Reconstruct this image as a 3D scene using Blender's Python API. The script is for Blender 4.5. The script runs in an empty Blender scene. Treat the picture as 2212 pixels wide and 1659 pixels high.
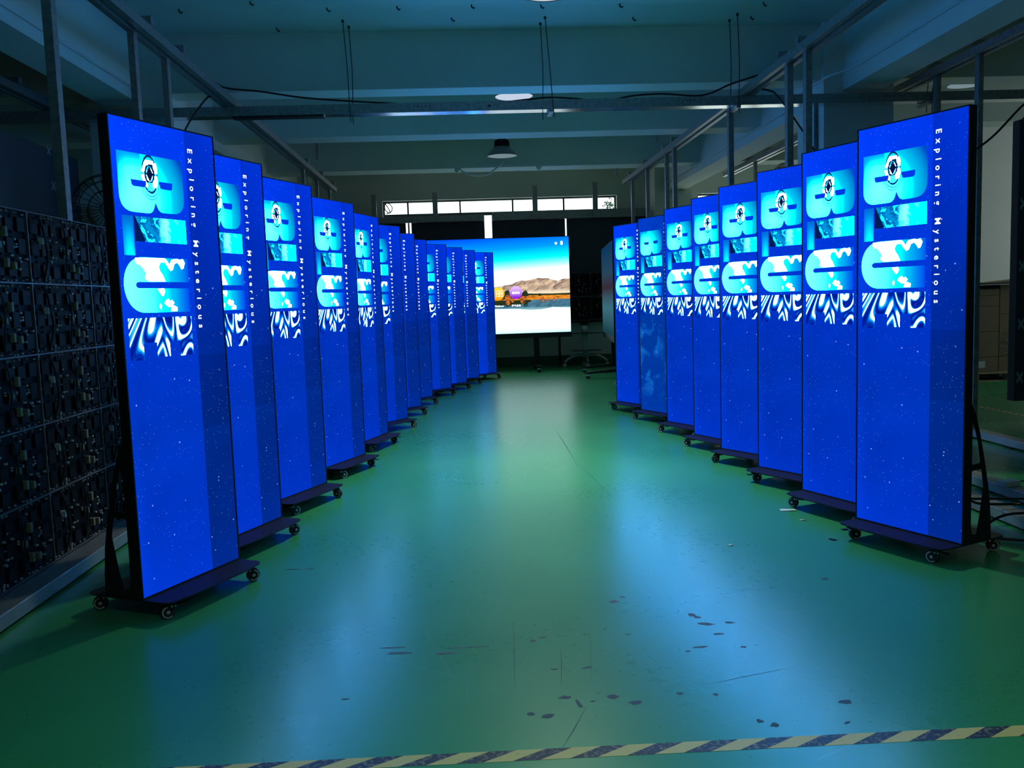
import bpy, bmesh, math, random
from mathutils import Vector, Matrix

random.seed(7)
S = bpy.context.scene
COL = S.collection
PI = math.pi

# ------------------------------------------------------------------ camera, world, exposure, daylight
CAM_H = 1.243
cd = bpy.data.cameras.new('camera')
cam = bpy.data.objects.new('camera', cd)
COL.objects.link(cam)
_r = Vector((0.998114, -0.05196, -0.0327))
_u = Vector((0.037479, 0.093839, 0.994882))
_f = Vector((0.048626, 0.994231, -0.095609))
_m = Matrix((_r, _u, -_f)).transposed().to_4x4()
_m.translation = Vector((0, 0, CAM_H))
cam.matrix_world = _m
cd.sensor_width = 36.0
cd.lens = 36.0 * 1886.93 / 2212.0
cd.clip_start = 0.02
cd.clip_end = 200
S.camera = cam

S.view_settings.view_transform = 'Standard'
S.view_settings.look = 'None'
S.view_settings.exposure = 0.0
S.view_settings.gamma = 1.0
S.view_settings.use_curve_mapping = False

SKY = 2.6
world = bpy.data.worlds.new('daylight_sky')
S.world = world
world.use_nodes = True
_bg = world.node_tree.nodes['Background']
_bg.inputs['Color'].default_value = (0.90, 1.0, 0.97, 1)
_bg.inputs['Strength'].default_value = SKY
try:
    S.cycles.max_bounces = 8
    S.cycles.diffuse_bounces = 4
    S.cycles.glossy_bounces = 4
    S.cycles.transparent_max_bounces = 12
    S.cycles.sample_clamp_indirect = 4.0
    S.cycles.use_denoising = True
    S.cycles.caustics_reflective = False
    S.cycles.caustics_refractive = False
except Exception:
    pass


def portal(name, loc, rot, sx, sy):
    """daylight portal of one window opening"""
    l = bpy.data.lights.new(name, 'AREA')
    l.shape = 'RECTANGLE'
    l.size = sx
    l.size_y = sy
    l.cycles.is_portal = True
    o = bpy.data.objects.new(name, l)
    COL.objects.link(o)
    o.location = loc
    o.rotation_euler = rot
    return o


# room extents
XL, XR, YB, YF, ZC = -8.0, 10.0, -5.0, 16.3, 3.732
portal('daylight_back_window', (0.69, 16.42, 1.98), (-PI / 2, 0, 0), 4.3, 2.25)
portal('daylight_far_window', (6.0, 16.42, 2.05), (-PI / 2, 0, 0), 3.3, 2.1)
portal('daylight_bay_window', (10.1, 10.25, 1.9), (0, PI / 2, 0), 2.0, 2.5)
portal('added_fill_doorway', (1.0, -5.1, 1.05), (PI / 2, 0, 0), 0.5, 2.1)  # unseen doorway behind the camera, added for soft fill light


# ------------------------------------------------------------------ mesh helpers
class MB:
    """collects shapes, builds ONE mesh object"""

    def __init__(self):
        self.bm = bmesh.new()

    def box(self, lo, hi, mi=0, bevel=0.0):
        x0, y0, z0 = lo
        x1, y1, z1 = hi
        v = [self.bm.verts.new(p) for p in ((x0, y0, z0), (x1, y0, z0), (x1, y1, z0), (x0, y1, z0),
                                            (x0, y0, z1), (x1, y0, z1), (x1, y1, z1), (x0, y1, z1))]
        fs = [self.bm.faces.new([v[i] for i in q]) for q in
              ((3, 2, 1, 0), (4, 5, 6, 7), (0, 1, 5, 4), (1, 2, 6, 5), (2, 3, 7, 6), (3, 0, 4, 7))]
        for f in fs:
            f.material_index = mi
        if bevel > 0:
            es = list({e for f in fs for e in f.edges})
            bmesh.ops.bevel(self.bm, geom=es, offset=bevel, segments=2, profile=0.5, affect='EDGES', material=mi)
        return self

    def quad(self, pts, mi=0):
        f = self.bm.faces.new([self.bm.verts.new(p) for p in pts])
        f.material_index = mi
        return f

    def prism(self, pts, d, mi=0, smooth=False):
        """polygon pts (3D) extruded along vector d"""
        d = Vector(d)
        a = [self.bm.verts.new(p) for p in pts]
        b = [self.bm.verts.new(Vector(p) + d) for p in pts]
        n = len(pts)
        fs = [self.bm.faces.new(a[::-1]), self.bm.faces.new(b)]
        for i in range(n):
            j = (i + 1) % n
            f = self.bm.faces.new((a[i], a[j], b[j], b[i]))
            f.smooth = smooth
            fs.append(f)
        for f in fs:
            f.material_index = mi
        return self

    def holed(self, outer, holes, d, mi=0):
        """flat plate with holes, extruded along d (outer / holes lists of 3D points)"""
        bm2 = bmesh.new()
        es = []
        for loop in [outer] + holes:
            vs = [bm2.verts.new(p) for p in loop]
            for i in range(len(vs)):
                es.append(bm2.edges.new((vs[i], vs[(i + 1) % len(vs)])))
        r = bmesh.ops.triangle_fill(bm2, use_beauty=True, use_dissolve=False, edges=es)
        fs = [g for g in r['geom'] if isinstance(g, bmesh.types.BMFace)]
        ex = bmesh.ops.extrude_face_region(bm2, geom=fs)
        bmesh.ops.translate(bm2, vec=Vector(d), verts=[g for g in ex['geom'] if isinstance(g, bmesh.types.BMVert)])
        bmesh.ops.recalc_face_normals(bm2, faces=bm2.faces)
        self.merge(bm2, mi)
        bm2.free()
        return self

    def merge(self, bm2, mi=0):
        mp = {}
        for v in bm2.verts:
            mp[v] = self.bm.verts.new(v.co)
        for f in bm2.faces:
            try:
                g = self.bm.faces.new([mp[v] for v in f.verts])
                g.material_index = mi
                g.smooth = f.smooth
            except ValueError:
                pass

    def tube(self, path, r, seg=8, mi=0, cap=True):
        path = [Vector(p) for p in path]
        rings = []
        n = len(path)
        up = Vector((0, 0, 1))
        prev = None
        for i, p in enumerate(path):
            t = (path[min(i + 1, n - 1)] - path[max(i - 1, 0)]).normalized()
            if prev is None:
                a = up if abs(t.dot(up)) < 0.9 else Vector((1, 0, 0))
                s = t.cross(a).normalized()
            else:
                s = (prev - t * prev.dot(t)).normalized()
            prev = s
            w = t.cross(s)
            rr = r[i] if isinstance(r, (list, tuple)) else r
            rings.append([self.bm.verts.new(p + (s * math.cos(2 * PI * k / seg) + w * math.sin(2 * PI * k / seg)) * rr)
                          for k in range(seg)])
        for a, b in zip(rings, rings[1:]):
            for k in range(seg):
                f = self.bm.faces.new((a[k], a[(k + 1) % seg], b[(k + 1) % seg], b[k]))
                f.smooth = True
                f.material_index = mi
        if cap:
            for ring, rev in ((rings[0], True), (rings[-1], False)):
                f = self.bm.faces.new(ring[::-1] if rev else ring)
                f.material_index = mi
        return self

    def lathe(self, prof, c=(0, 0, 0), seg=32, mi=0, axis='z', smooth=True, cap=True):
        """prof: list of (r, h) along the axis"""
        c = Vector(c)
        rings = []
        for r, h in prof:
            ring = []
            for k in range(seg):
                a = 2 * PI * k / seg
                x, y = r * math.cos(a), r * math.sin(a)
                p = {'z': (x, y, h), 'x': (h, x, y), 'y': (x, h, y)}[axis]
                ring.append(self.bm.verts.new(c + Vector(p)))
            rings.append(ring)
        for a, b in zip(rings, rings[1:]):
            for k in range(seg):
                f = self.bm.faces.new((a[k], a[(k + 1) % seg], b[(k + 1) % seg], b[k]))
                f.smooth = smooth
                f.material_index = mi
        for ring in (rings[0], rings[-1]) if cap else ():
            f = self.bm.faces.new(ring)
            f.material_index = mi
        return self

    def build(self, name, mats, parent=None, normals=True):
        if normals:
            bmesh.ops.recalc_face_normals(self.bm, faces=self.bm.faces)
        me = bpy.data.meshes.new(name)
        self.bm.to_mesh(me)
        self.bm.free()
        for m in (mats if isinstance(mats, (list, tuple)) else [mats]):
            me.materials.append(m)
        o = bpy.data.objects.new(name, me)
        COL.objects.link(o)
        if parent is not None:
            o.parent = parent
        return o


def tag(o, label=None, cat=None, group=None, kind=None):
    if label:
        o['label'] = label
    if cat:
        o['category'] = cat
    if group:
        o['group'] = group
    if kind:
        o['kind'] = kind
    return o


def empty(name, loc=(0, 0, 0), rz=0.0):
    o = bpy.data.objects.new(name, None)
    COL.objects.link(o)
    o.location = loc
    o.rotation_euler = (0, 0, rz)
    o.empty_display_size = 0.1
    return o


def thing(name, label, cat, loc=(0, 0, 0), rz=0.0, group=None):
    return tag(empty(name, loc, rz), label, cat, group)


def struct(o):
    o['kind'] = 'structure'
    return o


def copy_tree(o, parent=None):
    c = o.copy()
    COL.objects.link(c)
    if parent is not None:
        c.parent = parent
    for ch in list(o.children):
        copy_tree(ch, c)
    return c


def rounded(pts, rad, seg=6):
    """round the corners of a 2D polygon; rad = radius or list"""
    out = []
    n = len(pts)
    for i in range(n):
        r = rad[i] if isinstance(rad, (list, tuple)) else rad
        p = Vector(pts[i])
        a = Vector(pts[i - 1]) - p
        b = Vector(pts[(i + 1) % n]) - p
        if r <= 0:
            out.append(tuple(p))
            continue
        la, lb = a.length, b.length
        a.normalize()
        b.normalize()
        ang = a.angle(b)
        t = min(r / max(math.tan(ang / 2), 1e-4), la * 0.49, lb * 0.49)
        p0 = p + a * t
        p1 = p + b * t
        for k in range(seg + 1):
            s = k / seg
            q = p0 * (1 - s) ** 2 + p * 2 * s * (1 - s) + p1 * s ** 2
            out.append((q.x, q.y))
    return out


def smooth_path(pts, n=8):
    """Catmull-Rom through points"""
    P = [Vector(p) for p in pts]
    P = [P[0] * 2 - P[1]] + P + [P[-1] * 2 - P[-2]]
    out = []
    for i in range(1, len(P) - 2):
        a, b, c, d = P[i - 1:i + 3]
        for k in range(n):
            t = k / n
            out.append(0.5 * ((2 * b) + (c - a) * t + (2 * a - 5 * b + 4 * c - d) * t * t + (3 * b - a - 3 * c + d) * t ** 3))
    out.append(P[-2])
    return out


# ------------------------------------------------------------------ node helpers
class X:
    """socket with arithmetic"""

    def __init__(s, nt, sock):
        s.nt = nt
        s.k = sock

    def _op(s, op, *o, clamp=False):
        n = s.nt.nodes.new('ShaderNodeMath')
        n.operation = op
        n.use_clamp = clamp
        for i, v in enumerate((s,) + o):
            if isinstance(v, X):
                s.nt.links.new(v.k, n.inputs[i])
            else:
                n.inputs[i].default_value = v
        return X(s.nt, n.outputs[0])

    def __add__(s, o): return s._op('ADD', o)
    __radd__ = __add__
    def __sub__(s, o): return s._op('SUBTRACT', o)
    def __rsub__(s, o): return (s * -1) + o
    def __mul__(s, o): return s._op('MULTIPLY', o)
    __rmul__ = __mul__
    def __truediv__(s, o): return s._op('DIVIDE', o)
    def gt(s, o): return s._op('GREATER_THAN', o)
    def lt(s, o): return s._op('LESS_THAN', o)
    def abs(s): return s._op('ABSOLUTE')
    def sqrt(s): return s._op('SQRT')
    def sin(s): return s._op('SINE')
    def pow(s, o): return s._op('POWER', o)
    def min(s, o): return s._op('MINIMUM', o)
    def max(s, o): return s._op('MAXIMUM', o)

    def ss(s, a, b):
        """linear step a..b clamped to 0..1"""
        n = s.nt.nodes.new('ShaderNodeMapRange')
        n.clamp = True
        s.nt.links.new(s.k, n.inputs[0])
        n.inputs[1].default_value = a
        n.inputs[2].default_value = b
        return X(s.nt, n.outputs[0])


class C:
    """colour socket"""

    def __init__(s, nt, sock):
        s.nt = nt
        s.k = sock


def mix(nt, f, a, b):
    n = nt.nodes.new('ShaderNodeMix')
    n.data_type = 'RGBA'
    n.clamp_factor = True
    if isinstance(f, X):
        nt.links.new(f.k, n.inputs[0])
    else:
        n.inputs[0].default_value = f
    for i, v in ((6, a), (7, b)):
        if isinstance(v, C):
            nt.links.new(v.k, n.inputs[i])
        else:
            n.inputs[i].default_value = (v[0], v[1], v[2], 1)
    return C(nt, n.outputs[2])


def scale_col(nt, c, f):
    n = nt.nodes.new('ShaderNodeVectorMath')
    n.operation = 'SCALE'
    if isinstance(c, C):
        nt.links.new(c.k, n.inputs[0])
    else:
        n.inputs[0].default_value = c
    if isinstance(f, X):
        nt.links.new(f.k, n.inputs['Scale'])
    else:
        n.inputs['Scale'].default_value = f
    return C(nt, n.outputs[0])


def add_col(nt, a, b):
    n = nt.nodes.new('ShaderNodeVectorMath')
    n.operation = 'ADD'
    for i, v in ((0, a), (1, b)):
        if isinstance(v, C):
            nt.links.new(v.k, n.inputs[i])
        else:
            n.inputs[i].default_value = v
    return C(nt, n.outputs[0])


def coords(nt, kind='Object'):
    t = nt.nodes.new('ShaderNodeTexCoord')
    sp = nt.nodes.new('ShaderNodeSeparateXYZ')
    nt.links.new(t.outputs[kind], sp.inputs[0])
    return t.outputs[kind], X(nt, sp.outputs[0]), X(nt, sp.outputs[1]), X(nt, sp.outputs[2])


def vec(nt, x, y, z):
    n = nt.nodes.new('ShaderNodeCombineXYZ')
    for i, v in enumerate((x, y, z)):
        if isinstance(v, X):
            nt.links.new(v.k, n.inputs[i])
        else:
            n.inputs[i].default_value = v
    return n.outputs[0]


def noise(nt, v, scale, detail=3.0, rough=0.55, dist=0.0):
    n = nt.nodes.new('ShaderNodeTexNoise')
    nt.links.new(v, n.inputs['Vector'])
    n.inputs['Scale'].default_value = scale
    n.inputs['Detail'].default_value = detail
    n.inputs['Roughness'].default_value = rough
    n.inputs['Distortion'].default_value = dist
    return X(nt, n.outputs['Fac'])


def voronoi(nt, v, scale, rnd=1.0):
    n = nt.nodes.new('ShaderNodeTexVoronoi')
    nt.links.new(v, n.inputs['Vector'])
    n.inputs['Scale'].default_value = scale
    n.inputs['Randomness'].default_value = rnd
    return X(nt, n.outputs['Distance'])


def new_mat(name):
    m = bpy.data.materials.new(name)
    m.use_nodes = True
    nt = m.node_tree
    nt.nodes.clear()
    out = nt.nodes.new('ShaderNodeOutputMaterial')
    return m, nt, out


def pbr(name, col, rough=0.6, metal=0.0, var=0.15, vscale=8.0, bump=0.0, bscale=60.0, spec=0.5):
    """principled with noise driven colour variation"""
    m, nt, out = new_mat(name)
    b = nt.nodes.new('ShaderNodeBsdfPrincipled')
    nt.links.new(b.outputs[0], out.inputs[0])
    v, x, y, z = coords(nt)
    f = noise(nt, v, vscale, 4.0)
    lo = [c * (1 - var) for c in col]
    hi = [min(1, c * (1 + var)) for c in col]
    nt.links.new(mix(nt, f.ss(0.3, 0.7), lo, hi).k, b.inputs['Base Color'])
    nt.links.new((f.ss(0.2, 0.8) * 0.12 + (rough - 0.06)).k, b.inputs['Roughness'])
    b.inputs['Metallic'].default_value = metal
    b.inputs['Specular IOR Level'].default_value = spec
    if bump > 0:
        bn = nt.nodes.new('ShaderNodeBump')
        bn.inputs['Strength'].default_value = bump
        bn.inputs['Distance'].default_value = 0.004
        nt.links.new(noise(nt, v, bscale, 3.0).k, bn.inputs['Height'])
        nt.links.new(bn.outputs[0], b.inputs['Normal'])
    return m


def emit_mat(name, fn, sampling='AUTO'):
    """lit screen: fn(nt) -> colour"""
    m, nt, out = new_mat(name)
    e = nt.nodes.new('ShaderNodeEmission')
    c = fn(nt)
    if isinstance(c, C):
        nt.links.new(c.k, e.inputs[0])
    else:
        e.inputs[0].default_value = (c[0], c[1], c[2], 1)
    nt.links.new(e.outputs[0], out.inputs[0])
    m.cycles.emission_sampling = sampling
    return m


def s2l(r, g, b):
    f = lambda c: (c / 255 / 12.92) if c / 255 <= 0.04045 else ((c / 255 + 0.055) / 1.055) ** 2.4
    return (f(r), f(g), f(b))


# ------------------------------------------------------------------ materials
M = {}
M['paint'] = pbr('white_wall_paint', (0.62, 0.66, 0.64), 0.7, var=0.05, vscale=1.3, bump=0.05, bscale=25)
M['ceil'] = pbr('ceiling_paint', (0.60, 0.66, 0.62), 0.8, var=0.06, vscale=0.9, bump=0.05, bscale=20)
M['dado'] = pbr('dark_green_dado_paint', (0.02, 0.10, 0.06), 0.5, var=0.1)
M['galv'] = pbr('galvanised_steel', (0.28, 0.29, 0.30), 0.46, metal=0.75, var=0.25, vscale=30)
M['galv_bright'] = pbr('bright_galvanised_flange', (0.62, 0.63, 0.65), 0.22, metal=1.0, var=0.12, vscale=14)
M['black_metal'] = pbr('black_powder_coat', (0.010, 0.010, 0.012), 0.5, var=0.1, vscale=40, bump=0.05, bscale=300, spec=0.28)
M['black_plastic'] = pbr('black_plastic', (0.008, 0.008, 0.010), 0.42, var=0.1, vscale=40)
M['rubber'] = pbr('black_rubber', (0.02, 0.02, 0.022), 0.6, var=0.15, vscale=60)
M['grey_plastic'] = pbr('grey_plastic', (0.45, 0.46, 0.47), 0.4, var=0.08, vscale=40)
M['white_plastic'] = pbr('white_plastic', (0.75, 0.77, 0.78), 0.4, var=0.05, vscale=40)
M['zinc'] = pbr('zinc_bolt', (0.6, 0.6, 0.6), 0.3, metal=1.0, var=0.1)
M['cable'] = pbr('black_cable', (0.006, 0.006, 0.008), 0.45, var=0.1, vscale=40)
M['alu'] = pbr('aluminium_profile', (0.45, 0.46, 0.47), 0.45, metal=0.8, var=0.1, vscale=20)
M['pcb'] = pbr('black_circuit_board', (0.004, 0.005, 0.008), 0.55, var=0.35, vscale=50, spec=0.10)
M['chip'] = pbr('black_chip', (0.006, 0.008, 0.012), 0.5, var=0.2, vscale=80, spec=0.12)
M['cream'] = pbr('cream_capacitor', (0.30, 0.27, 0.19), 0.5, var=0.1, vscale=60)
M['solder'] = pbr('pale_solder', (0.60, 0.60, 0.64), 0.35, var=0.2, vscale=90)
M['seam'] = pbr('grey_cabinet_edge', (0.20, 0.20, 0.23), 0.4, metal=0.4, var=0.1)
M['card'] = pbr('brown_cardboard', (0.27, 0.19, 0.13), 0.8, var=0.12, vscale=6)
M['wood'] = pbr('pale_pallet_wood', (0.42, 0.34, 0.22), 0.75, var=0.2, vscale=20)
M['film'] = pbr('stretch_film', (0.5, 0.5, 0.5), 0.2, var=0.3, vscale=30, bump=0.6, bscale=40)
M['board'] = pbr('black_board', (0.022, 0.034, 0.060), 0.55, var=0.1, vscale=4)
M['window_frame'] = pbr('dark_window_frame', (0.10, 0.11, 0.11), 0.5, var=0.1)
M['reveal'] = pbr('window_reveal_paint', (0.55, 0.57, 0.52), 0.7, var=0.06)
M['lamp_grey'] = pbr('grey_lamp_shade', (0.16, 0.17, 0.18), 0.45, var=0.08)
M['lamp_in'] = pbr('polished_reflector', (0.85, 0.86, 0.9), 0.28, metal=0.9, var=0.05)
M['leaf'] = pbr('dark_green_leaf', (0.02, 0.06, 0.03), 0.5, var=0.3, vscale=20)
M['paper'] = pbr('white_paper', (0.65, 0.67, 0.70), 0.8, var=0.05)
M['brass'] = pbr('pale_scrap', (0.6, 0.58, 0.42), 0.6, var=0.1)
M['clip'] = pbr('grey_clip', (0.35, 0.42, 0.44), 0.4, metal=0.5, var=0.1)
M['dim_screen'] = None
M['shelf_glass'] = pbr('dark_glass_shelf', (0.03, 0.035, 0.04), 0.15, var=0.05, spec=0.8)
M['chip_paint'] = pbr('chipped_floor_paint', (0.022, 0.045, 0.042), 0.6, var=0.4, vscale=60)
M['scuff'] = pbr('dark_scuff', (0.02, 0.055, 0.045), 0.55, var=0.5, vscale=90)
M['concrete'] = pbr('bare_concrete', (0.10, 0.12, 0.12), 0.8, var=0.2)


def floor_mat():
    m, nt, out = new_mat('green_epoxy_floor')
    b = nt.nodes.new('ShaderNodeBsdfPrincipled')
    nt.links.new(b.outputs[0], out.inputs[0])
    v, x, y, z = coords(nt)
    big = noise(nt, v, 0.7, 3.0)
    fine = noise(nt, v, 22.0, 4.0)
    col = mix(nt, big.ss(0.3, 0.7), (0.026, 0.240, 0.085), (0.040, 0.300, 0.112))
    # small dark chips where the paint is worn
    vo = voronoi(nt, v, 9.0)
    patch = noise(nt, v, 1.1, 2.0).ss(0.54, 0.64)
    chip = ((vo + noise(nt, v, 60.0, 3.0) * 0.10).lt(0.115)) * patch
    sv = vec(nt, x * 0.35, y * 3.0, z)
    vo2 = voronoi(nt, sv, 16.0)
    chip2 = ((vo2 + noise(nt, v, 70.0, 2.0) * 0.08).lt(0.075)) * noise(nt, v, 0.8, 2.0).ss(0.50, 0.62)
    col = mix(nt, chip.max(chip2), col, (0.03, 0.05, 0.05))
    # pale hairline scratches
    wv = nt.nodes.new('ShaderNodeTexVoronoi')
    wv.feature = 'DISTANCE_TO_EDGE'
    nt.links.new(v, wv.inputs['Vector'])
    wv.inputs['Scale'].default_value = 1.1
    scr = X(nt, wv.outputs['Distance']).lt(0.0022) * noise(nt, v, 2.3, 2.0).gt(0.52)
    col = mix(nt, scr * 0.22, col, (0.16, 0.34, 0.26))
    nt.links.new(col.k, b.inputs['Base Color'])
    nt.links.new((fine * 0.07 + (0.205 + big * 0.10)).k, b.inputs['Roughness'])
    b.inputs['Specular IOR Level'].default_value = 0.55
    bn = nt.nodes.new('ShaderNodeBump')
    bn.inputs['Strength'].default_value = 0.16
    bn.inputs['Distance'].default_value = 0.002
    hv = vec(nt, x * 7.0, y * 16.0, z)
    h = noise(nt, hv, 1.0, 4.0) + noise(nt, v, 90.0, 2.0) * 0.25
    nt.links.new(h.k, bn.inputs['Height'])
    nt.links.new(bn.outputs[0], b.inputs['Normal'])
    return m


def tape_mat():
    m, nt, out = new_mat('hazard_tape')
    b = nt.nodes.new('ShaderNodeBsdfPrincipled')
    nt.links.new(b.outputs[0], out.inputs[0])
    v, x, y, z = coords(nt)
    t = ((x - y * 1.7) * 6.25)._op('FRACT').lt(0.52)
    worn = noise(nt, v, 70.0, 4.0)
    blk = mix(nt, worn.ss(0.50, 0.62), (0.012, 0.012, 0.014), (0.16, 0.15, 0.08))
    yel = mix(nt, worn.ss(0.62, 0.72), (0.55, 0.47, 0.12), (0.30, 0.30, 0.12))
    nt.links.new(mix(nt, t, blk, yel).k, b.inputs['Base Color'])
    b.inputs['Roughness'].default_value = 0.5
    return m


M['floor'] = floor_mat()
M['tape'] = tape_mat()


def glass_mat():
    m, nt, out = new_mat('window_glass')
    t = nt.nodes.new('ShaderNodeBsdfTransparent')
    t.inputs[0].default_value = (0.93, 0.97, 0.96, 1)
    g = nt.nodes.new('ShaderNodeBsdfGlossy')
    g.inputs['Roughness'].default_value = 0.05
    mx = nt.nodes.new('ShaderNodeMixShader')
    mx.inputs[0].default_value = 0.06
    nt.links.new(t.outputs[0], mx.inputs[1])
    nt.links.new(g.outputs[0], mx.inputs[2])
    nt.links.new(mx.outputs[0], out.inputs[0])
    return m


M['glass'] = glass_mat()

# ---- poster screen contents (u, v in mm from the top left corner of the screen)
SW, SH, ZB = 0.5825, 1.92, 0.087
ZT = ZB + SH


def uv(nt):
    v, x, y, z = coords(nt)
    return v, (x + SW / 2) * 1000, (z * -1 + ZT) * 1000


def stars(nt, v):
    a = voronoi(nt, v, 62.0)
    b = voronoi(nt, v, 17.0)
    dens = noise(nt, v, 3.0, 2.0)
    s = a.lt(0.105) * dens.ss(0.35, 0.65) * 0.55 + b.ss(0.072, 0.04)
    return s


K = 2.6      # light output of the bright letter pixels


def rnd_obj(nt):
    n = nt.nodes.new('ShaderNodeObjectInfo')
    return X(nt, n.outputs['Random'])


def hdr(r, g, b):
    return (r, g * K, b * K * 3.6)


def bg_content(nebula=False):
    def fn(nt):
        v, U, V = uv(nt)
        g = V.ss(0, 1250)
        c = mix(nt, g, (0.0, 0.048, 0.98), (0.0, 0.036, 0.52))
        c = mix(nt, (V.ss(1300, 1920) * 0.5), c, (0.0, 0.040, 0.72))
        # brightness of the LED tiles differs a little
        band = U.gt(408)
        c = mix(nt, band * V.ss(300, 1300) * 0.55, c, (0.0, 0.034, 0.27))
        r = rnd_obj(nt)
        tile = band * (0.16 + r * 0.22)
        tile = tile + (band * V.gt(960) * V.lt(1280)) * 0.10
        lum = (1.0 - tile) * (r * 0.20 + 0.88)
        lum = lum * (1.0 - (noise(nt, v, 2.2, 2.0).ss(0.35, 0.75) * 0.25))
        lum = lum * (1.0 + (1.0 - U.ss(0, 60)) * 0.15)
        c = scale_col(nt, c, lum)
        if nebula:
            c = scale_col(nt, c, 0.55)
            n = noise(nt, v, 5.0, 4.0, 0.5, 0.6).ss(0.52, 0.75) * V.ss(850, 1050) * (1 - V.ss(1600, 1850)) * (1 - U.ss(300, 520))
            c = mix(nt, n * 0.8, c, (0.01, 0.22, 0.85))
            c = add_col(nt, c, (0.0, 0.02, 0.06))
        c = add_col(nt, c, scale_col(nt, (0.40, 0.62, 1.0), stars(nt, v) * 0.7))
        return c
    return fn


def b_content(ripple=True):
    def fn(nt):
        v, U, V = uv(nt)
        d = (((U - 120) / 300).pow(2) + ((V - 305) / 300).pow(2)).sqrt()
        c = mix(nt, d.ss(0.05, 0.60), hdr(0.20, 3.6, 2.8), hdr(0.0, 2.6, 3.4))
        c = mix(nt, d.ss(0.42, 0.66).pow(0.3), c, (0.0, 0.66, 0.95))
        c = mix(nt, d.ss(0.64, 0.98), c, (0.0, 0.07, 0.60))
        c = mix(nt, (U * -1).ss(-75, -30) * (V * -1).ss(-330, -230) * 0.95, c, (0.0, 0.40, 1.0))
        c = mix(nt, ((V * -1).ss(-185, -128) * U.lt(150)).pow(0.5) * 0.97, c, (0.0, 0.34, 1.0))
        if ripple:
            nz = noise(nt, v, 22.0, 3.0) * 0.9 - 0.45
            nb = noise(nt, v, 12.0, 1.0) * 0.3 - 0.15
            e = (((U - 197) / 42).pow(2) + ((V - 206) / 74).pow(2)).sqrt()
            e1 = e + nz
            e2 = e + nb
            c = mix(nt, e2.lt(1.0) * V.lt(190), c, (0.0, 0.9, 1.5))
            c = mix(nt, ((e2 - 0.98).abs().lt(0.07)).max((e2 - 1.22).abs().lt(0.03) * V.gt(205)).max((e2 - 1.40).abs().lt(0.025) * V.gt(225)), c, (0.0, 0.03, 0.14))
            c = mix(nt, (e2 - 0.56).abs().lt(0.13), c, (0.0, 0.012, 0.09))
            gaps = ((V - 205).abs()).gt(5) * (noise(nt, v, 16.0, 1.0)).gt(0.40)
            c = mix(nt, e1.gt(0.62) * e1.lt(1.0) * e.lt(1.08) * V.gt(150) * V.lt(258) * gaps, c, (5.0, 6.0, 6.0))
            c = mix(nt, e1.lt(0.36) * e.lt(0.5) * gaps, c, (5.0, 6.0, 6.0))
            star = (((U - 197).abs() * 1.6 + (V - 205).abs() * 0.9).lt(30)).max(((U - 197).abs() + (V - 205).abs() * 3.5).lt(26))
            c = mix(nt, star, c, (0.0, 0.008, 0.06))
            c = mix(nt, ((U - 197).abs().lt(14)) * V.gt(240) * V.lt(272), c, (0.05, 2.6, 3.0))
        return c
    return fn


def l_content(nt):
    v, U, V = uv(nt)
    n = noise(nt, v, 15.0, 6.0, 0.70, 1.2)
    c = mix(nt, U.ss(230, 300), hdr(0.02, 1.6, 2.2), hdr(0.0, 3.0, 3.6))
    dark = n.ss(0.43, 0.45) * (1 - (U + V * 0.35 + n * 140).ss(455, 490))
    c = mix(nt, dark, c, (0.0, 0.13, 0.45))
    c = mix(nt, n.ss(0.53, 0.55) * (1 - (U + V * 0.35).ss(420, 450)), c, (0.0, 0.30, 0.75))
    white = noise(nt, v, 14.0, 4.0).ss(0.5, 0.6) * U.ss(225, 260) * (1 - U.ss(300, 345))
    c = mix(nt, white * 0.8, c, (0.35, 3.0, 3.2))
    tri = (U * 2.0 - V).lt(-175)
    return mix(nt, tri, c, (0.0, 0.012, 0.10))


def lfoot_content(nt):
    v, U, V = uv(nt)
    c = mix(nt, V.ss(385, 535).pow(1.5), (0.0, 0.16, 0.72), (0.0, 1.3, 1.8))
    return mix(nt, ((U - 66).abs()).ss(8, 26) * 0.6, c, (0.0, 0.16, 0.75))


def u_content(nt):
    v, U, V = uv(nt)
    c = mix(nt, U.ss(60, 230), hdr(0.22, 3.6, 2.9), hdr(0.0, 1.8, 2.6))
    c = mix(nt, U.ss(185, 275).pow(0.3), c, (0.0, 0.62, 0.95))
    c = mix(nt, U.ss(265, 385), c, (0.0, 0.07, 0.85))
    return mix(nt, (V.gt(650) * U.ss(300, 376)) * 0.6, c, (0.0, 0.06, 0.9))


def e_content(nt):
    v, U, V = uv(nt)
    wv = vec(nt, U * 0.001 + V * 0.0004, 0.0, V * 0.0006 - (U - 205).abs() * 0.0007)
    n = noise(nt, wv, 7.0, 1.0, 0.4, 0.9)
    t = n * 38.0 + U * 0.010
    s = t.sin() + (t * 0.53 + 0.7).sin() * 0.35
    s2 = (t * 2.1 + 1.1).sin()
    c = mix(nt, s.ss(-0.7, -0.05), (0.0, 0.010, 0.30), (0.0, 0.16, 0.95))
    c = mix(nt, s.ss(-0.1, 0.45), c, (0.03, 0.75, 1.3))
    c = mix(nt, s.ss(0.40, 0.75), c, (4.0, 8.0, 11.0))
    c = mix(nt, s2.gt(0.90) * 0.85, c, (0.0, 0.04, 0.5))
    return c


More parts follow.
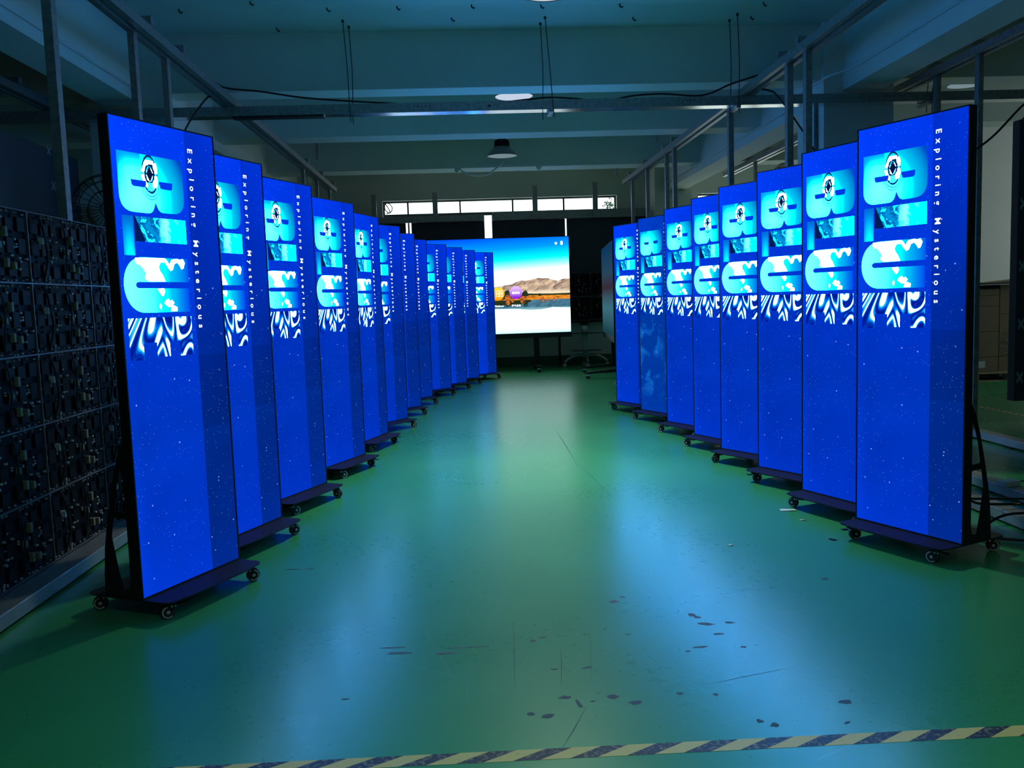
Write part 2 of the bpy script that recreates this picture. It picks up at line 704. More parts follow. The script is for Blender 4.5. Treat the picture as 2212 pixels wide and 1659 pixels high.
M['scr_bg'] = emit_mat('screen_starfield', bg_content())
M['scr_bg2'] = emit_mat('screen_nebula', bg_content(True))
M['scr_b'] = emit_mat('screen_letter_water', b_content())
M['scr_b2'] = emit_mat('screen_letter_plain', b_content(False))
M['scr_l'] = emit_mat('screen_letter_reef', l_content)
M['scr_lf'] = emit_mat('screen_letter_foot', lfoot_content)
M['scr_u'] = emit_mat('screen_letter_sky', u_content)
M['scr_e'] = emit_mat('screen_letter_swirl', e_content)
M['scr_w'] = emit_mat('screen_white', lambda nt: (6.0, 10.0, 18.0))
M['scr_txt'] = emit_mat('screen_caption', lambda nt: (1.3, 1.5, 1.6), 'NONE')

# ------------------------------------------------------------------ setting: floor, ceiling, walls, beams, columns
mb = MB()
mb.quad([(XL, YB, 0), (XR, YB, 0), (XR, YF, 0), (XL, YF, 0)])


def mark(cx, cy, lx, ly, ang=0.0, mi=1, n=9, jag=0.35, seed=0):
    rnd = random.Random(seed + int(cx * 1000) + int(cy * 77))
    pts = []
    for k in range(n):
        a = 2 * PI * k / n
        r = 1 + jag * (rnd.random() - 0.5) * 2
        px, py = lx * math.cos(a) * r, ly * math.sin(a) * r
        pts.append((cx + px * math.cos(ang) - py * math.sin(ang), cy + px * math.sin(ang) + py * math.cos(ang), 0.0004))
    mb.quad(pts, mi)


# worn spots, scuffs and gouges of the paint
for (x, y, lx, ly, a, mi) in ((-0.312, 3.09, .045, .006, 0, 2), (-0.05, 3.058, .075, .006, 0, 2), (-0.291, 3.036, .05, .010, 0, 2),
                              (-0.117, 3.014, .035, .010, 0, 2), (0.261, 2.617, .020, .012, .3, 1), (0.412, 2.605, .018, .014, 0, 1),
                              (0.475, 2.559, .026, .012, .2, 1), (0.30, 2.565, .007, .030, .25, 1), (0.859, 3.161, .030, .014, -.2, 1),
                              (0.948, 3.163, .022, .010, 0, 1), (0.83, 3.264, .016, .020, .6, 1), (0.846, 3.235, .014, .012, .2, 1),
                              (0.88, 3.06, .020, .010, .1, 1), (1.096, 2.487, .022, .014, 0, 1), (0.555, 3.451, .020, .014, .4, 1),
                              (0.60, 3.50, .012, .012, 0, 1), (0.194, 3.083, .012, .010, 0, 1), (0.234, 3.113, .016, .008, .2, 1),
                              (-0.868, 4.11, .045, .008, 0, 2), (-0.79, 4.105, .030, .008, 0, 2), (0.346, 2.581, .008, .006, 0, 1),
                              (0.841, 2.371, .014, .012, 0, 1), (0.806, 2.40, .010, .014, 0, 1), (0.62, 2.60, .012, .008, 0, 1),
                              (0.73, 2.58, .008, .008, 0, 1), (-0.43, 2.69, .014, .005, 0, 1), (0.36, 2.83, .020, .006, .3, 1),
                              (0.25, 2.83, .014, .006, .1, 1), (0.55, 3.1, .010, .006, 0, 1), (0.78, 2.95, .025, .007, .1, 1),
                              (0.93, 2.93, .012, .008, 0, 1), (0.73, 2.92, .010, .006, 0, 1), (1.05, 2.36, .014, .006, .6, 1),
                              (0.20, 2.50, .020, .014, .5, 1), (0.15, 2.52, .012, .010, .1, 1), (1.5, 3.6, .02, .012, .8, 1)):
    mark(x, y, lx, ly, a, mi)
for (x0, y0, x1, y1, w) in ((0.135, 3.301, 0.107, 2.691, .0028), (0.29, 3.006, 0.257, 2.69, .0026), (0.32, 2.55, 0.21, 2.29, .003),
                            (0.70, 2.645, 1.05, 2.75, .0028), (0.80, 8.2, 0.78, 6.4, .006), (0.80, 6.4, 0.86, 5.3, .004),
                            (0.42, 3.2, 0.36, 2.72, .0015)):
    d = Vector((x1 - x0, y1 - y0, 0))
    nrm = Vector((-d.y, d.x, 0)).normalized() * w / 2
    mid = Vector((x0, y0, .0004)) + d * .5 + nrm * 2
    a, b = Vector((x0, y0, .0004)), Vector((x1, y1, .0004))
    mb.quad([a - nrm * .2, mid - nrm, b - nrm * .2, b + nrm * .2, mid + nrm, a + nrm * .2], 1)
fl = struct(mb.build('floor', [M['floor'], M['chip_paint'], M['scuff']], normals=False))

struct(MB().box((XL, YB, ZC), (XR, YF, ZC + 0.2)).build('ceiling', M['ceil']))
# transverse beams: front edge at the columns, then two further back, and more behind the camera
BZ = 3.216
for (y0, y1) in ((8.325, 8.62), (10.567, 10.94), (13.246, 13.67), (3.9, 4.2), (1.2, 1.5)):
    struct(MB().box((XL, y0, BZ), (XR, y1, ZC - .001)).build('beam_across', M['ceil']))
for (x0, x1) in ((-3.2, -2.855), (3.6, 3.965)):
    struct(MB().box((x0, YB, 3.10), (x1, YF, ZC - .001)).build('beam_along', M['ceil']))
for (x0, x1) in ((-3.33, -2.66), (3.42, 4.09)):
    struct(MB().box((x0, 8.25, 0), (x1, 8.90, ZC - .002)).build('column_middle', M['paint']))
    struct(MB().box((x0, 15.65, 0), (x1, YF, ZC - .002)).build('column_end', M['paint']))

# far wall with window openings
WX0, WX1, WZ0, WZ1 = -1.465, 2.85, 0.85, 3.115
FX0, FX1 = 4.37, 7.6
mb = MB()
T = 0.22
for (x0, x1, z0, z1) in ((XL, WX0, 0.18, ZC), (WX1, FX0, 0.18, ZC), (FX1, XR, 0.18, ZC),
                         (WX0, WX1, 0.18, WZ0), (WX0, WX1, WZ1, ZC), (FX0, FX1, 0.18, 1.0), (FX0, FX1, 3.10, ZC)):
    mb.box((x0, YF, z0), (x1, YF + T, z1))
struct(mb.build('wall_back', M['paint']))
struct(MB().box((XL, YF - .004, 0), (XR, YF + T, 0.18)).build('baseboard_back', M['dado']))
struct(MB().box((XL - .2, YB, 0), (XL, YF, ZC)).build('wall_left', M['paint']))
mb = MB()
for (y0, y1, z0, z1) in ((YB, 9.0, 0, ZC), (11.5, YF, 0, ZC), (9.0, 11.5, 0, .9), (9.0, 11.5, 2.9, ZC)):
    mb.box((XR, y0, z0), (XR + .2, y1, z1))
struct(mb.build('wall_right', M['paint']))
mb = MB()
for (x0, x1, z0, z1) in ((XL, 0.75, 0, ZC), (1.25, XR, 0, ZC), (0.75, 1.25, 2.1, ZC)):  # narrow gap is the added doorway that lets fill light in
    mb.box((x0, YB - .2, z0), (x1, YB, z1))
struct(mb.build('wall_front', M['paint']))
# white partition in the right bay
struct(MB().box((5.6, 12.3, 0), (XR, 12.42, ZC - .001)).build('partition_wall', M['paint']))


def window(name, x0, x1, z0, z1, muls, transom=None):
    w = struct(empty(name, ((x0 + x1) / 2, YF + .12, z0)))
    w['kind'] = 'structure'
    cx = (x0 + x1) / 2
    f = MB()
    t = .03
    f.box((x0 - cx, -.03, 0), (x1 - cx, .03, t)).box((x0 - cx, -.03, z1 - z0 - t), (x1 - cx, .03, z1 - z0))
    f.box((x0 - cx, -.03, t), (x0 - cx + t, .03, z1 - z0 - t)).box((x1 - cx - t, -.03, t), (x1 - cx, .03, z1 - z0 - t))
    for m_ in muls:
        f.box((m_ - cx - .015, -.03, t), (m_ - cx + .015, .03, z1 - z0 - t))
    if transom:
        f.box((x0 - cx + t, -.031, transom - z0 - .03), (x1 - cx - t, .029, transom - z0 + .03))
    f.build('window_frame', M['window_frame'], w)
    g = MB()
    g.box((x0 - cx + t, .004, t), (x1 - cx - t, .010, z1 - z0 - t))
    g.build('glass_pane', M['glass'], w)
    return w


window('window_1', WX0, WX1, WZ0, WZ1, (-1.01, -0.05, 0.923, 1.873), 2.85)
window('window_2', FX0, FX1, 1.0, 3.10, (5.4, 6.5), 2.6)

# ------------------------------------------------------------------ LED poster stands
def build_screen(variant=0):
    mb = MB()
    k = [0]

    def P(u, v, lay):
        return (u / 1000 - SW / 2, -0.0004 * lay, ZT - v / 1000)

    def poly(pts, lay, mi):
        mb.quad([P(u, v, lay) for u, v in pts[::-1]], mi)

    W_, H_ = SW * 1000, SH * 1000
    poly([(0, 0), (W_, 0), (W_, H_), (0, H_)], 0, 0)
    # letter B turned a quarter: spine on top, two bowls below
    b = [(30, 130), (384, 130)] + rounded([(384, 270), (384, 357), (232, 357), (219, 312)], [0, 95, 62, 0])
    b += rounded([(219, 314), (205, 364), (30, 364), (30, 235)], [0, 62, 72, 0])
    # bowls drawn as two convex pieces
    left = rounded([(30, 130), (219, 130), (219, 316), (200, 364), (30, 364)], [0, 0, 0, 70, 70])
    right = rounded([(219, 130), (384, 130), (384, 357), (238, 357), (219, 316)], [0, 0, 80, 70, 0])
    poly(left, 1, 1)
    poly(right, 1, 1)
    poly(rounded([(244, 230), (320, 230), (318, 260), (250, 260)], [2, 2, 16, 16]), 2, 0)
    poly(rounded([(93, 235), (176, 235), (172, 262), (98, 262)], [2, 2, 14, 14]), 2, 0)
    poly([(97, 380), (382, 380), (382, 480), (97, 480)], 1, 2)
    poly([(35, 380), (91, 380), (91, 537), (35, 537)], 1, 3)
    # letter U, open to the right
    arc = [(133 - 112 * math.sin(t_) ** 0.85, 655 - 112 * math.cos(t_)) for t_ in [PI / 2 * i / 12 for i in range(13)]]
    slot = [(100 - 18 * math.sin(t_), 655 - 13 * math.cos(t_)) for t_ in [PI / 2 * i / 6 for i in range(7)]]
    top = [(380, 543)] + arc + slot[::-1] + [(380, 642)]
    bot = [(376, 768)] + [(x_, 1310 - y_) for x_, y_ in arc] + [(x_, 1310 - y_) for x_, y_ in slot[::-1]] + [(376, 668)]
    poly(top, 1, 4)
    poly(bot, 1, 4)
    # white clouds inside the U
    blob = [(88, 546), (140, 545), (215, 544), (248, 544), (262, 556), (272, 570), (284, 550), (300, 546), (318, 544), (332, 548),
            (352, 544), (362, 560), (352, 584), (340, 588), (330, 572), (318, 560), (300, 566), (290, 590), (276, 596), (262, 582),
            (246, 560), (222, 562), (212, 580), (216, 596), (230, 612), (244, 640), (150, 640), (132, 628), (140, 606), (126, 590),
            (112, 574), (96, 572), (86, 560)]
    poly(blob, 2, 6)
    for pts in ([(196, 670), (232, 668), (238, 682), (226, 700), (216, 698), (206, 684)],
                [(228, 730), (240, 716), (256, 712), (262, 722), (272, 716), (286, 728), (272, 744), (252, 746)],
                [(200, 744), (206, 730), (214, 738), (208, 756)],
                [(262, 764), (268, 746), (284, 740), (302, 748), (300, 764)]):
        poly(pts, 2, 6)
    # letter E turned: spine on top, three prongs down
    for r_ in ((28, 788, 379, 889), (28, 889, 100, 957), (173, 889, 244, 951), (304, 889, 379, 953)):
        poly([(r_[0], r_[1]), (r_[2], r_[1]), (r_[2], r_[3]), (r_[0], r_[3])], 1, 5)
    # caption reading downwards
    cu = bpy.data.curves.new('caption', 'FONT')
    cu.body = 'Exploring Mysterious'
    cu.size = 0.0405
    cu.offset = 0.0007
    cu.space_character = 1.0
    cu.resolution_u = 3
    ob = bpy.data.objects.new('caption', cu)
    COL.objects.link(ob)

    def width():
        dg = bpy.context.evaluated_depsgraph_get()
        me_ = bpy.data.meshes.new_from_object(ob.evaluated_get(dg))
        xs = [q.co.x for q in me_.vertices]
        return me_, min(xs), max(xs)
    me, a0, a1 = width()
    w1 = a1 - a0
    bpy.data.meshes.remove(me)
    cu.space_character = 2.0
    me, a0, a1 = width()
    w2 = a1 - a0
    bpy.data.meshes.remove(me)
    cu.space_character = 1.0 + (0.769 - w1) / (w2 - w1)
    me, a0, a1 = width()
    t = bmesh.new()
    t.from_mesh(me)
    for q in t.verts:
        sx, sy = q.co.x - a0, q.co.y
        # rotate a quarter clockwise: text x runs down, text y runs right
        q.co = Vector(P(424 + sy * 1000, 71 + sx * 1000, 1))
    mb.merge(t, 7)
    t.free()
    COL.objects.unlink(ob)
    bpy.data.objects.remove(ob)
    bpy.data.meshes.remove(me)
    mats = [M['scr_bg'], M['scr_b'], M['scr_l'], M['scr_lf'], M['scr_u'], M['scr_e'], M['scr_w'], M['scr_txt']]
    if variant:
        mats[0] = M['scr_bg2']
        mats[1] = M['scr_b2']
    return mb, mats


def build_poster():
    root = empty('led_poster')
    hw = SW / 2
    e = .006
    # body with a thin lip round the screen
    f = MB()
    f.box((-hw - e, .003, ZB - .006), (hw + e, .046, ZT + .006), bevel=.0015)
    f.box((-hw - e, -.004, ZB - .006), (-hw, .003, ZT + .006)).box((hw, -.004, ZB - .006), (hw + e, .003, ZT + .006))
    f.box((-hw, -.004, ZT), (hw, .003, ZT + .006)).box((-hw, -.004, ZB - .006), (hw, .003, ZB))
    f.build('frame', M['black_metal'], root)
    c = MB()
    c.box((-hw + .01, .046, ZB + .6), (hw - .01, .062, ZT - .05), bevel=.003)
    c.build('rear_cover', M['black_plastic'], root)
    mbs, mats = build_screen()
    mbs.build('screen', mats, root, normals=False)
    # base plate with rounded corners and a shallow front scoop
    out = rounded([(-hw - .004, -.135), (-hw + .12, -.150), (hw - .12, -.150), (hw + .004, -.135), (hw + .004, .31), (-hw - .004, .31)], [.045, .1, .1, .045, .04, .04])
    MB().prism([(x, y, .0745) for x, y in out], (0, 0, .006)).build('base_plate', M['black_metal'], root)
    prof = [(.046, .74), (.052, .72), (.088, .656), (.118, .565), (.141, .482), (.166, .384), (.187, .284), (.199, .18), (.204, .0805), (.046, .0805)]
    h1 = rounded([(.060, .437), (.126, .441), (.106, .54), (.072, .632), (.060, .632)], [.010, .012, .05, .008, .008])
    h2 = rounded([(.060, .411), (.134, .414), (.150, .33), (.126, .20), (.106, .112), (.068, .12), (.060, .16)], [.010, .010, .02, .02, .008, .008, .01])
    for s in (-1, 1):
        x0 = s * hw - (.0 if s < 0 else .006)
        MB().holed([(x0, y, z) for y, z in prof], [[(x0, y, z) for y, z in h] for h in (h1, h2)], (.006, 0, 0)).build('side_bracket', M['black_metal'], root)
    # casters
    k = 0
    for sx in (-1, 1):
        for yy, front in ((-.098, True), (.265, False)):
            cx, cy = sx * (hw - .052), yy
            ang = (0.5, -0.9, 2.4, 1.1)[k]
            k += 1
            c = MB()
            c.box((-.028, -.022, .0705), (.028, .022, .0745))
            c.lathe([(.018, .060), (.020, .064), (.018, .0705)], seg=16)
            for sy in (-1, 1):
                pr = [(-.020, .061), (.020, .061), (.030, .032), (.024, .022), (.014, .022)]
                c.prism([(x, sy * .0145, z) for x, z in pr], (0, sy * .0025, 0))
            c.box((-.020, -.0145, .057), (.020, .0145, .061))
            co = c.build('caster', M['black_metal'], root)
            co.location = (cx, cy, 0)
            co.rotation_euler = (0, 0, ang)
            w = MB()
            w.lathe([(.020, -.011), (.0275, -.0105), (.030, -.007), (.030, .007), (.0275, .0105), (.020, .011)], c=(.018, 0, .030), seg=24, axis='y')
            w.build('wheel', M['rubber'], co)
            for sy in (-1, 1):
                h = MB()
                h.lathe([(.0075, sy * .0172), (.0075, sy * .019), (.003, sy * .0195)], c=(.018, 0, .030), seg=16, axis='y')
                pts = []
                for q in range(15):
                    a = -2.3 + q * 0.27
                    pts.append((.018 + .0245 * math.cos(a), sy * .0172, .030 + .0245 * math.sin(a)))
                for q in range(15):
                    a = -2.3 + (14 - q) * 0.27
                    pts.append((.018 + .0195 * math.cos(a), sy * .0172, .030 + .0195 * math.sin(a)))
                h.prism(pts, (0, sy * .0008, 0))
                h.build('hub_ring', M['grey_plastic'], co)
            bl = MB()
            for q in (-1, 1):
                bl.lathe([(.0035, -.0185), (.0035, .0185)], c=(q * .007 - .004, 0, .052), seg=10, axis='y')
            bl.build('bolt', M['zinc'], co)
            if front:
                p_ = MB()
                p_.box((-.052, -.012, .050), (-.018, .012, .054), bevel=.0012)
                p_.build('brake_pedal', M['black_plastic'], co)
    return root


LEFT = [(-1.107, 4.047, 65.0), (-1.073, 4.832, 67.4), (-0.968, 5.740, 66.6), (-0.836, 6.803, 67.3), (-0.758, 7.908, 72.7),
        (-0.640, 8.860, 54.4), (-0.557, 9.861, 44.5), (-0.467, 10.838, 43.3), (-0.249, 11.826, 35.9), (-0.040, 12.569, 34.8),
        (0.148, 13.322, 28.3), (0.448, 14.111, 37.4)]
RIGHT = [(1.941, 4.261, -65.5), (1.926, 4.939, -68.7), (1.909, 5.660, -61.6), (1.872, 6.392, -60.0), (1.856, 7.114, -66.8),
         (1.814, 7.904, -65.1), (1.754, 8.816, -66.0), (1.641, 9.621, -65.1)]
ORD = ['nearest', 'second', 'third', 'fourth', 'fifth', 'sixth', 'seventh', 'eighth', 'ninth', 'tenth', 'eleventh', 'farthest']
proto = build_poster()
first = True
for side, rowd in (('left', LEFT), ('right', RIGHT)):
    for i, (x, y, a) in enumerate(rowd):
        o = proto if first else copy_tree(proto)
        first = False
        ar = math.radians(a)
        sgn = -1 if side == 'left' else 1
        o.location = (x + sgn * math.cos(ar) * SW / 2, y + sgn * math.sin(ar) * SW / 2, 0)
        o.rotation_euler = (0, 0, ar)
        rc = random.Random(i * 7 + (3 if side == 'left' else 11))
        for ch in o.children:
            if ch.name.startswith('caster'):
                w = Matrix.Rotation(ar, 3, 'Z') @ Vector(ch.location) + Vector(o.location)
                ch.rotation_euler = (0, 0, math.atan2(-w.y, -w.x) - PI / 2 - ar + rc.choice((0, PI)) + rc.uniform(-.7, .7))
        if i == 0:
            lab = 'blue glowing LED poster stand nearest the camera in the %s row' % side
        elif i == len(rowd) - 1:
            lab = 'blue LED poster stand at the far end of the %s row%s' % (side, ', beside the landscape screen' if side == 'left' else '')
        elif side == 'right' and i == 6:
            lab = 'dimmer blue LED poster with pale nebula glow, seventh in the right row'
            for ch in o.children:
                if ch.name.startswith('screen'):
                    me = ch.data.copy()
                    me.materials[0] = M['scr_bg2']
                    me.materials[1] = M['scr_b2']
                    ch.data = me
        else:
            lab = 'blue LED poster stand, %s from the camera in the %s row' % (ORD[i], side)
        tag(o, lab, 'led poster', 'LED poster stands lining the aisle')

# ------------------------------------------------------------------ large landscape screen at the end of the aisle
TVY = 15.2
tv = thing('video_wall_display', 'big lit screen with lake and mountain picture at the aisle end', 'screen', (0.33, TVY, 0))
TX = 0.33
tw0, tw1, tz0, tz1 = -1.14 - TX, 1.804 - TX, 0.663, 2.305
f = MB()
f.box((tw0 - .012, .002, tz0 - .09), (tw1 + .012, .06, tz1 + .012), bevel=.003)
f.box((tw0 - .012, -.006, tz0 - .09), (tw1 + .012, .002, tz0))
f.box((tw0 - .012, -.006, tz0), (tw0, .002, tz1 + .012)).box((tw1, -.006, tz0), (tw1 + .012, .002, tz1 + .012)).box((tw0, -.006, tz1), (tw1, .002, tz1 + .012))
f.build('frame', M['black_plastic'], tv)


def sky_fn(nt):
    v, x, y, z = coords(nt)
    t = z + x * -0.05
    c = mix(nt, t.ss(2.32, 2.08), (0.0, 0.09, 1.0), (0.0, 0.40, 1.0))
    c = mix(nt, t.ss(2.10, 1.93), c, (0.0, 1.0, 1.2))
    c = mix(nt, t.ss(1.92, 1.66).pow(1.8), c, (1.7, 1.9, 1.9))
    return c


def mount_fn(nt):
    v, x, y, z = coords(nt)
    sv = vec(nt, x * 3.0 + z * 2.0, y, z * 9.0 - x * 5.0)
    n = noise(nt, sv, 1.2, 5.0, 0.6, 0.8)
    c = mix(nt, n.ss(0.38, 0.62), (0.22, 0.14, 0.12), (0.85, 0.62, 0.42))
    c = mix(nt, z.ss(1.36, 1.42), (1.0, 0.82, 0.60), c)
    return mix(nt, noise(nt, v, 7.0, 4.0).ss(0.55, 0.7) * 0.5, c, (0.20, 0.20, 0.27))


def grass_fn(nt):
    v, x, y, z = coords(nt)
    n = noise(nt, vec(nt, x * 9, y, z * 30), 1.0, 4.0)
    return mix(nt, n.ss(0.35, 0.65), (0.45, 0.10, 0.01), (1.1, 0.42, 0.04))


def tree_fn(nt):
    v, x, y, z = coords(nt)
    return mix(nt, noise(nt, v, 30.0, 3.0), (0.004, 0.012, 0.006), (0.035, 0.06, 0.02))


def orange_fn(nt):
    v, x, y, z = coords(nt)
    return mix(nt, noise(nt, v, 34.0, 3.0).ss(.35, .65), (0.16, 0.03, 0.01), (0.9, 0.26, 0.06))


def lake_fn(nt):
    v, x, y, z = coords(nt)
    c = mix(nt, z.ss(1.16, 1.02), (0.35, 0.75, 0.82), (1.9, 2.1, 2.1))
    return mix(nt, z.ss(1.0, 0.66), c, (0.72, 1.6, 1.8))


def refl_fn(nt):
    v, x, y, z = coords(nt)
    n = noise(nt, vec(nt, x * 5 - z * 3, y, z * 7), 1.0, 4.0, .6, .6)
    c = mix(nt, n.ss(0.35, 0.65), (0.02, 0.10, 0.18), (0.10, 0.26, 0.36))
    return mix(nt, z.ss(1.12, 1.05), c, (0.40, 0.78, 0.85))


def icon_fn(a, b, zc):
    def fn(nt):
        v, x, y, z = coords(nt)
        return mix(nt, (z - x * 0.0).ss(zc - .1, zc + .12), a, b)
    return fn


MT = [emit_mat('landscape_sky', sky_fn), emit_mat('landscape_mountain', mount_fn), emit_mat('landscape_golden_grass', grass_fn),
      emit_mat('landscape_dark_trees', tree_fn), emit_mat('landscape_lake', lake_fn), emit_mat('landscape_reflection', refl_fn),
      emit_mat('landscape_autumn_bushes', orange_fn), emit_mat('icon_orange', icon_fn((1.0, 0.42, 0.01), (1.0, 0.80, 0.05), 1.36)),
      emit_mat('icon_purple', icon_fn((0.30, 0.02, 0.75), (1.0, 0.70, 1.3), 1.39)), emit_mat('icon_white', lambda nt: (1.6, 1.6, 1.6))]
sc = MB()


def tp(x, z, l):
    return (x - TX, -.0005 * l, z)


def tpoly(pts, l, mi):
    sc.quad([tp(x, z, l) for x, z in pts], mi)


def circ(cx, cz, r, n=28, k=1.0):
    return [(cx + r * math.cos(2 * PI * i / n) * k, cz + r * math.sin(2 * PI * i / n)) for i in range(n)]


X0, X1 = -1.14, 1.804
tpoly([(X0, tz0), (X1, tz0), (X1, tz1), (X0, tz1)], 0, 0)
ridge = [(X0, 1.38), (-0.9, 1.41), (-0.5, 1.40), (-0.1, 1.43), (0.25, 1.42), (0.5, 1.47), (0.68, 1.50), (0.80, 1.515), (0.87, 1.55), (0.95, 1.575),
         (1.05, 1.57), (1.15, 1.59), (1.25, 1.612), (1.33, 1.60), (1.42, 1.603), (1.52, 1.57), (1.60, 1.55), (1.66, 1.575), (1.74, 1.588), (X1, 1.582)]
tpoly([(X0, 1.30)] + [(X1, 1.30)] + ridge[::-1], 1, 1)
tpoly([(X0, 1.235), (X1, 1.235), (X1, 1.325), (1.4, 1.33), (1.0, 1.325), (0.5, 1.33), (X0, 1.33)], 2, 2)
tpoly([(1.02, 1.315), (X1, 1.305), (X1, 1.338), (1.5, 1.335), (1.2, 1.342), (1.02, 1.35)], 3, 3)
# lake and mirrored mountain
tpoly([(X0, tz0), (X1, tz0), (X1, 1.238), (X0, 1.238)], 3, 4)
tpoly([(X0, 1.238), (0.4, 1.10), (0.7, 1.09), (0.9, 1.085), (1.1, 1.06), (1.3, 1.065), (1.5, 1.10), (1.65, 1.09), (X1, 1.085), (X1, 1.238)], 4, 5)
rnd = random.Random(3)
pts = [(X0, 1.238)]
for i in range(40):
    xx = X0 + (1.12 - X0) * i / 39
    pts.append((xx, 1.10 + rnd.random() * .07 if xx < .95 else 1.20))
pts.append((1.12, 1.238))
tpoly(pts, 5, 3)
pts = [(1.03, 1.25)]
pts2 = []
for i in range(44):
    xx = X0 + (1.04 - X0) * i / 43
    pts2.append((xx, 1.33 + rnd.random() * .10))
tpoly([(X0, 1.26)] + [(1.04, 1.26)] + pts2[::-1], 4, 3)
for cx, cz, r in ((0.72, 1.285, .05), (0.99, 1.27, .04), (0.96, 1.26, .03), (1.33, 1.265, .025), (1.40, 1.225, .02), (1.52, 1.25, .02), (0.80, 1.25, .03), (-.1, 1.28, .06), (.2, 1.29, .05)):
    tpoly(circ(cx, cz, r, 14), 6, 6)
    tpoly(circ(cx, 1.225 - (cz - 1.245) * 0.8, r * .8, 14), 6, 6)
for cx in (1.02, 1.05, 1.0):
    tpoly([(cx - .035, 1.30), (cx + .035, 1.30), (cx, 1.41)], 6, 3)
    tpoly([(cx - .03, 1.235), (cx + .03, 1.235), (cx, 1.12)], 6, 3)
tpoly([(1.25, 1.30), (1.30, 1.30), (1.29, 1.345), (1.262, 1.345)], 6, 3)
# round icons, pictogram of a four pane window, three dots, captions
tpoly(circ(0.555, 1.358, .110), 7, 7)
for (a, b) in ((-.052, -.052), (.004, -.052), (-.052, .004), (.004, .004)):
    for w in ((a, b, a + .048, b + .006), (a, b + .042, a + .048, b + .048), (a, b, a + .006, b + .048), (a + .042, b, a + .048, b + .048)):
        tpoly([(0.575 + w[0], 1.36 + w[1]), (0.575 + w[2], 1.36 + w[1]), (0.575 + w[2], 1.36 + w[3]), (0.575 + w[0], 1.36 + w[3])], 8, 9)
tpoly(circ(0.862, 1.370, .112), 7, 8)
for k in (-1, 0, 1):
    a_ = circ(0.862 + k * .045, 1.365, .022, 16)
    tpoly(a_, 8, 9)
    if k > -1:
        tpoly(circ(0.862 + k * .045, 1.365, .011, 12), 9, 8)
# radio wave fan and runic pictogram in the top right corner
tpoly([(1.581, 2.165)] + [(1.581 + .035 * math.sin(a), 2.165 + .05 * math.cos(a)) for a in [0.8 - 1.6 * i / 8 for i in range(9)]], 3, 9)
tpoly(rounded([(1.66, 2.165), (1.70, 2.165), (1.70, 2.232), (1.66, 2.232)], .018), 3, 9)
for w in ((1.676, 2.175, 1.680, 2.222), (1.668, 2.196, 1.692, 2.200)):
    tpoly([(w[0], w[1]), (w[2], w[1]), (w[2], w[3]), (w[0], w[3])], 4, 0)


def text_into(mb, body, size, place, mi):
    cu = bpy.data.curves.new('caption', 'FONT')
    cu.body = body
    cu.size = size
    cu.resolution_u = 2
    cu.offset = size * .02
    cu.align_x = 'CENTER'
    ob = bpy.data.objects.new('caption', cu)
    COL.objects.link(ob)
    me = bpy.data.meshes.new_from_object(ob.evaluated_get(bpy.context.evaluated_depsgraph_get()))
    t = bmesh.new()
    t.from_mesh(me)
    for q in t.verts:
        q.co = Vector(place(q.co.x, q.co.y))
    mb.merge(t, mi)
    t.free()
    COL.objects.unlink(ob)
    bpy.data.objects.remove(ob)
    bpy.data.meshes.remove(me)


text_into(sc, 'Windows', .045, lambda x, y: tp(0.555 + x, 1.130 + y, 8), 9)
text_into(sc, '\u66f4\u591a\u5e94\u7528', .040, lambda x, y: tp(0.862 + x, 1.130 + y, 8), 9)
# pale moon ring behind the picture edge
tpoly(circ(0.45, 2.02, .001, 6), 1, 9)
sc.build('screen', MT, tv, normals=False)
for lx in (1.20, -0.55):
    MB().box((lx - TX - .045, .06, .10), (lx - TX + .045, .13, 1.6), bevel=.004).box((lx - TX - .045, .02, .10), (lx - TX + .045, .06, .57)).build('leg', M['black_metal'], tv)
    ft = MB().box((lx - TX - .035, -.42, .075), (lx - TX + .035, .50, .115), bevel=.006).build('foot_bar', M['black_metal'], tv)
    for yy in (-.36, .45):
        c_ = MB()
        c_.box((-.03, -.028, .045), (.03, .028, .075))
        c_.lathe([(.030, -.026), (.033, -.02), (.033, .02), (.030, .026)], c=(0, 0, .034), seg=16, axis='x', mi=1)
        co = c_.build('caster', [M['white_plastic'], M['rubber']], ft)
        co.location = (lx - TX, yy, 0)
MB().box((-.55 - TX, .075, .62), (1.20 - TX, .115, .70)).build('cross_bar', M['black_metal'], tv)

# ------------------------------------------------------------------ dimly glowing displays on wheeled stands
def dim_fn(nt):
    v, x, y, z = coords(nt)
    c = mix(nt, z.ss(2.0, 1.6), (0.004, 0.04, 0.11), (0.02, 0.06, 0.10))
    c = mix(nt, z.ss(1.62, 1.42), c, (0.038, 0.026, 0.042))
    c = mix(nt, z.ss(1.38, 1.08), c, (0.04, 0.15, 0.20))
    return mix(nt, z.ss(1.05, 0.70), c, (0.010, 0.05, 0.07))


M['dim_screen'] = emit_mat('dim_blurred_picture', dim_fn)  # screen emits a soft vertical colour gradient


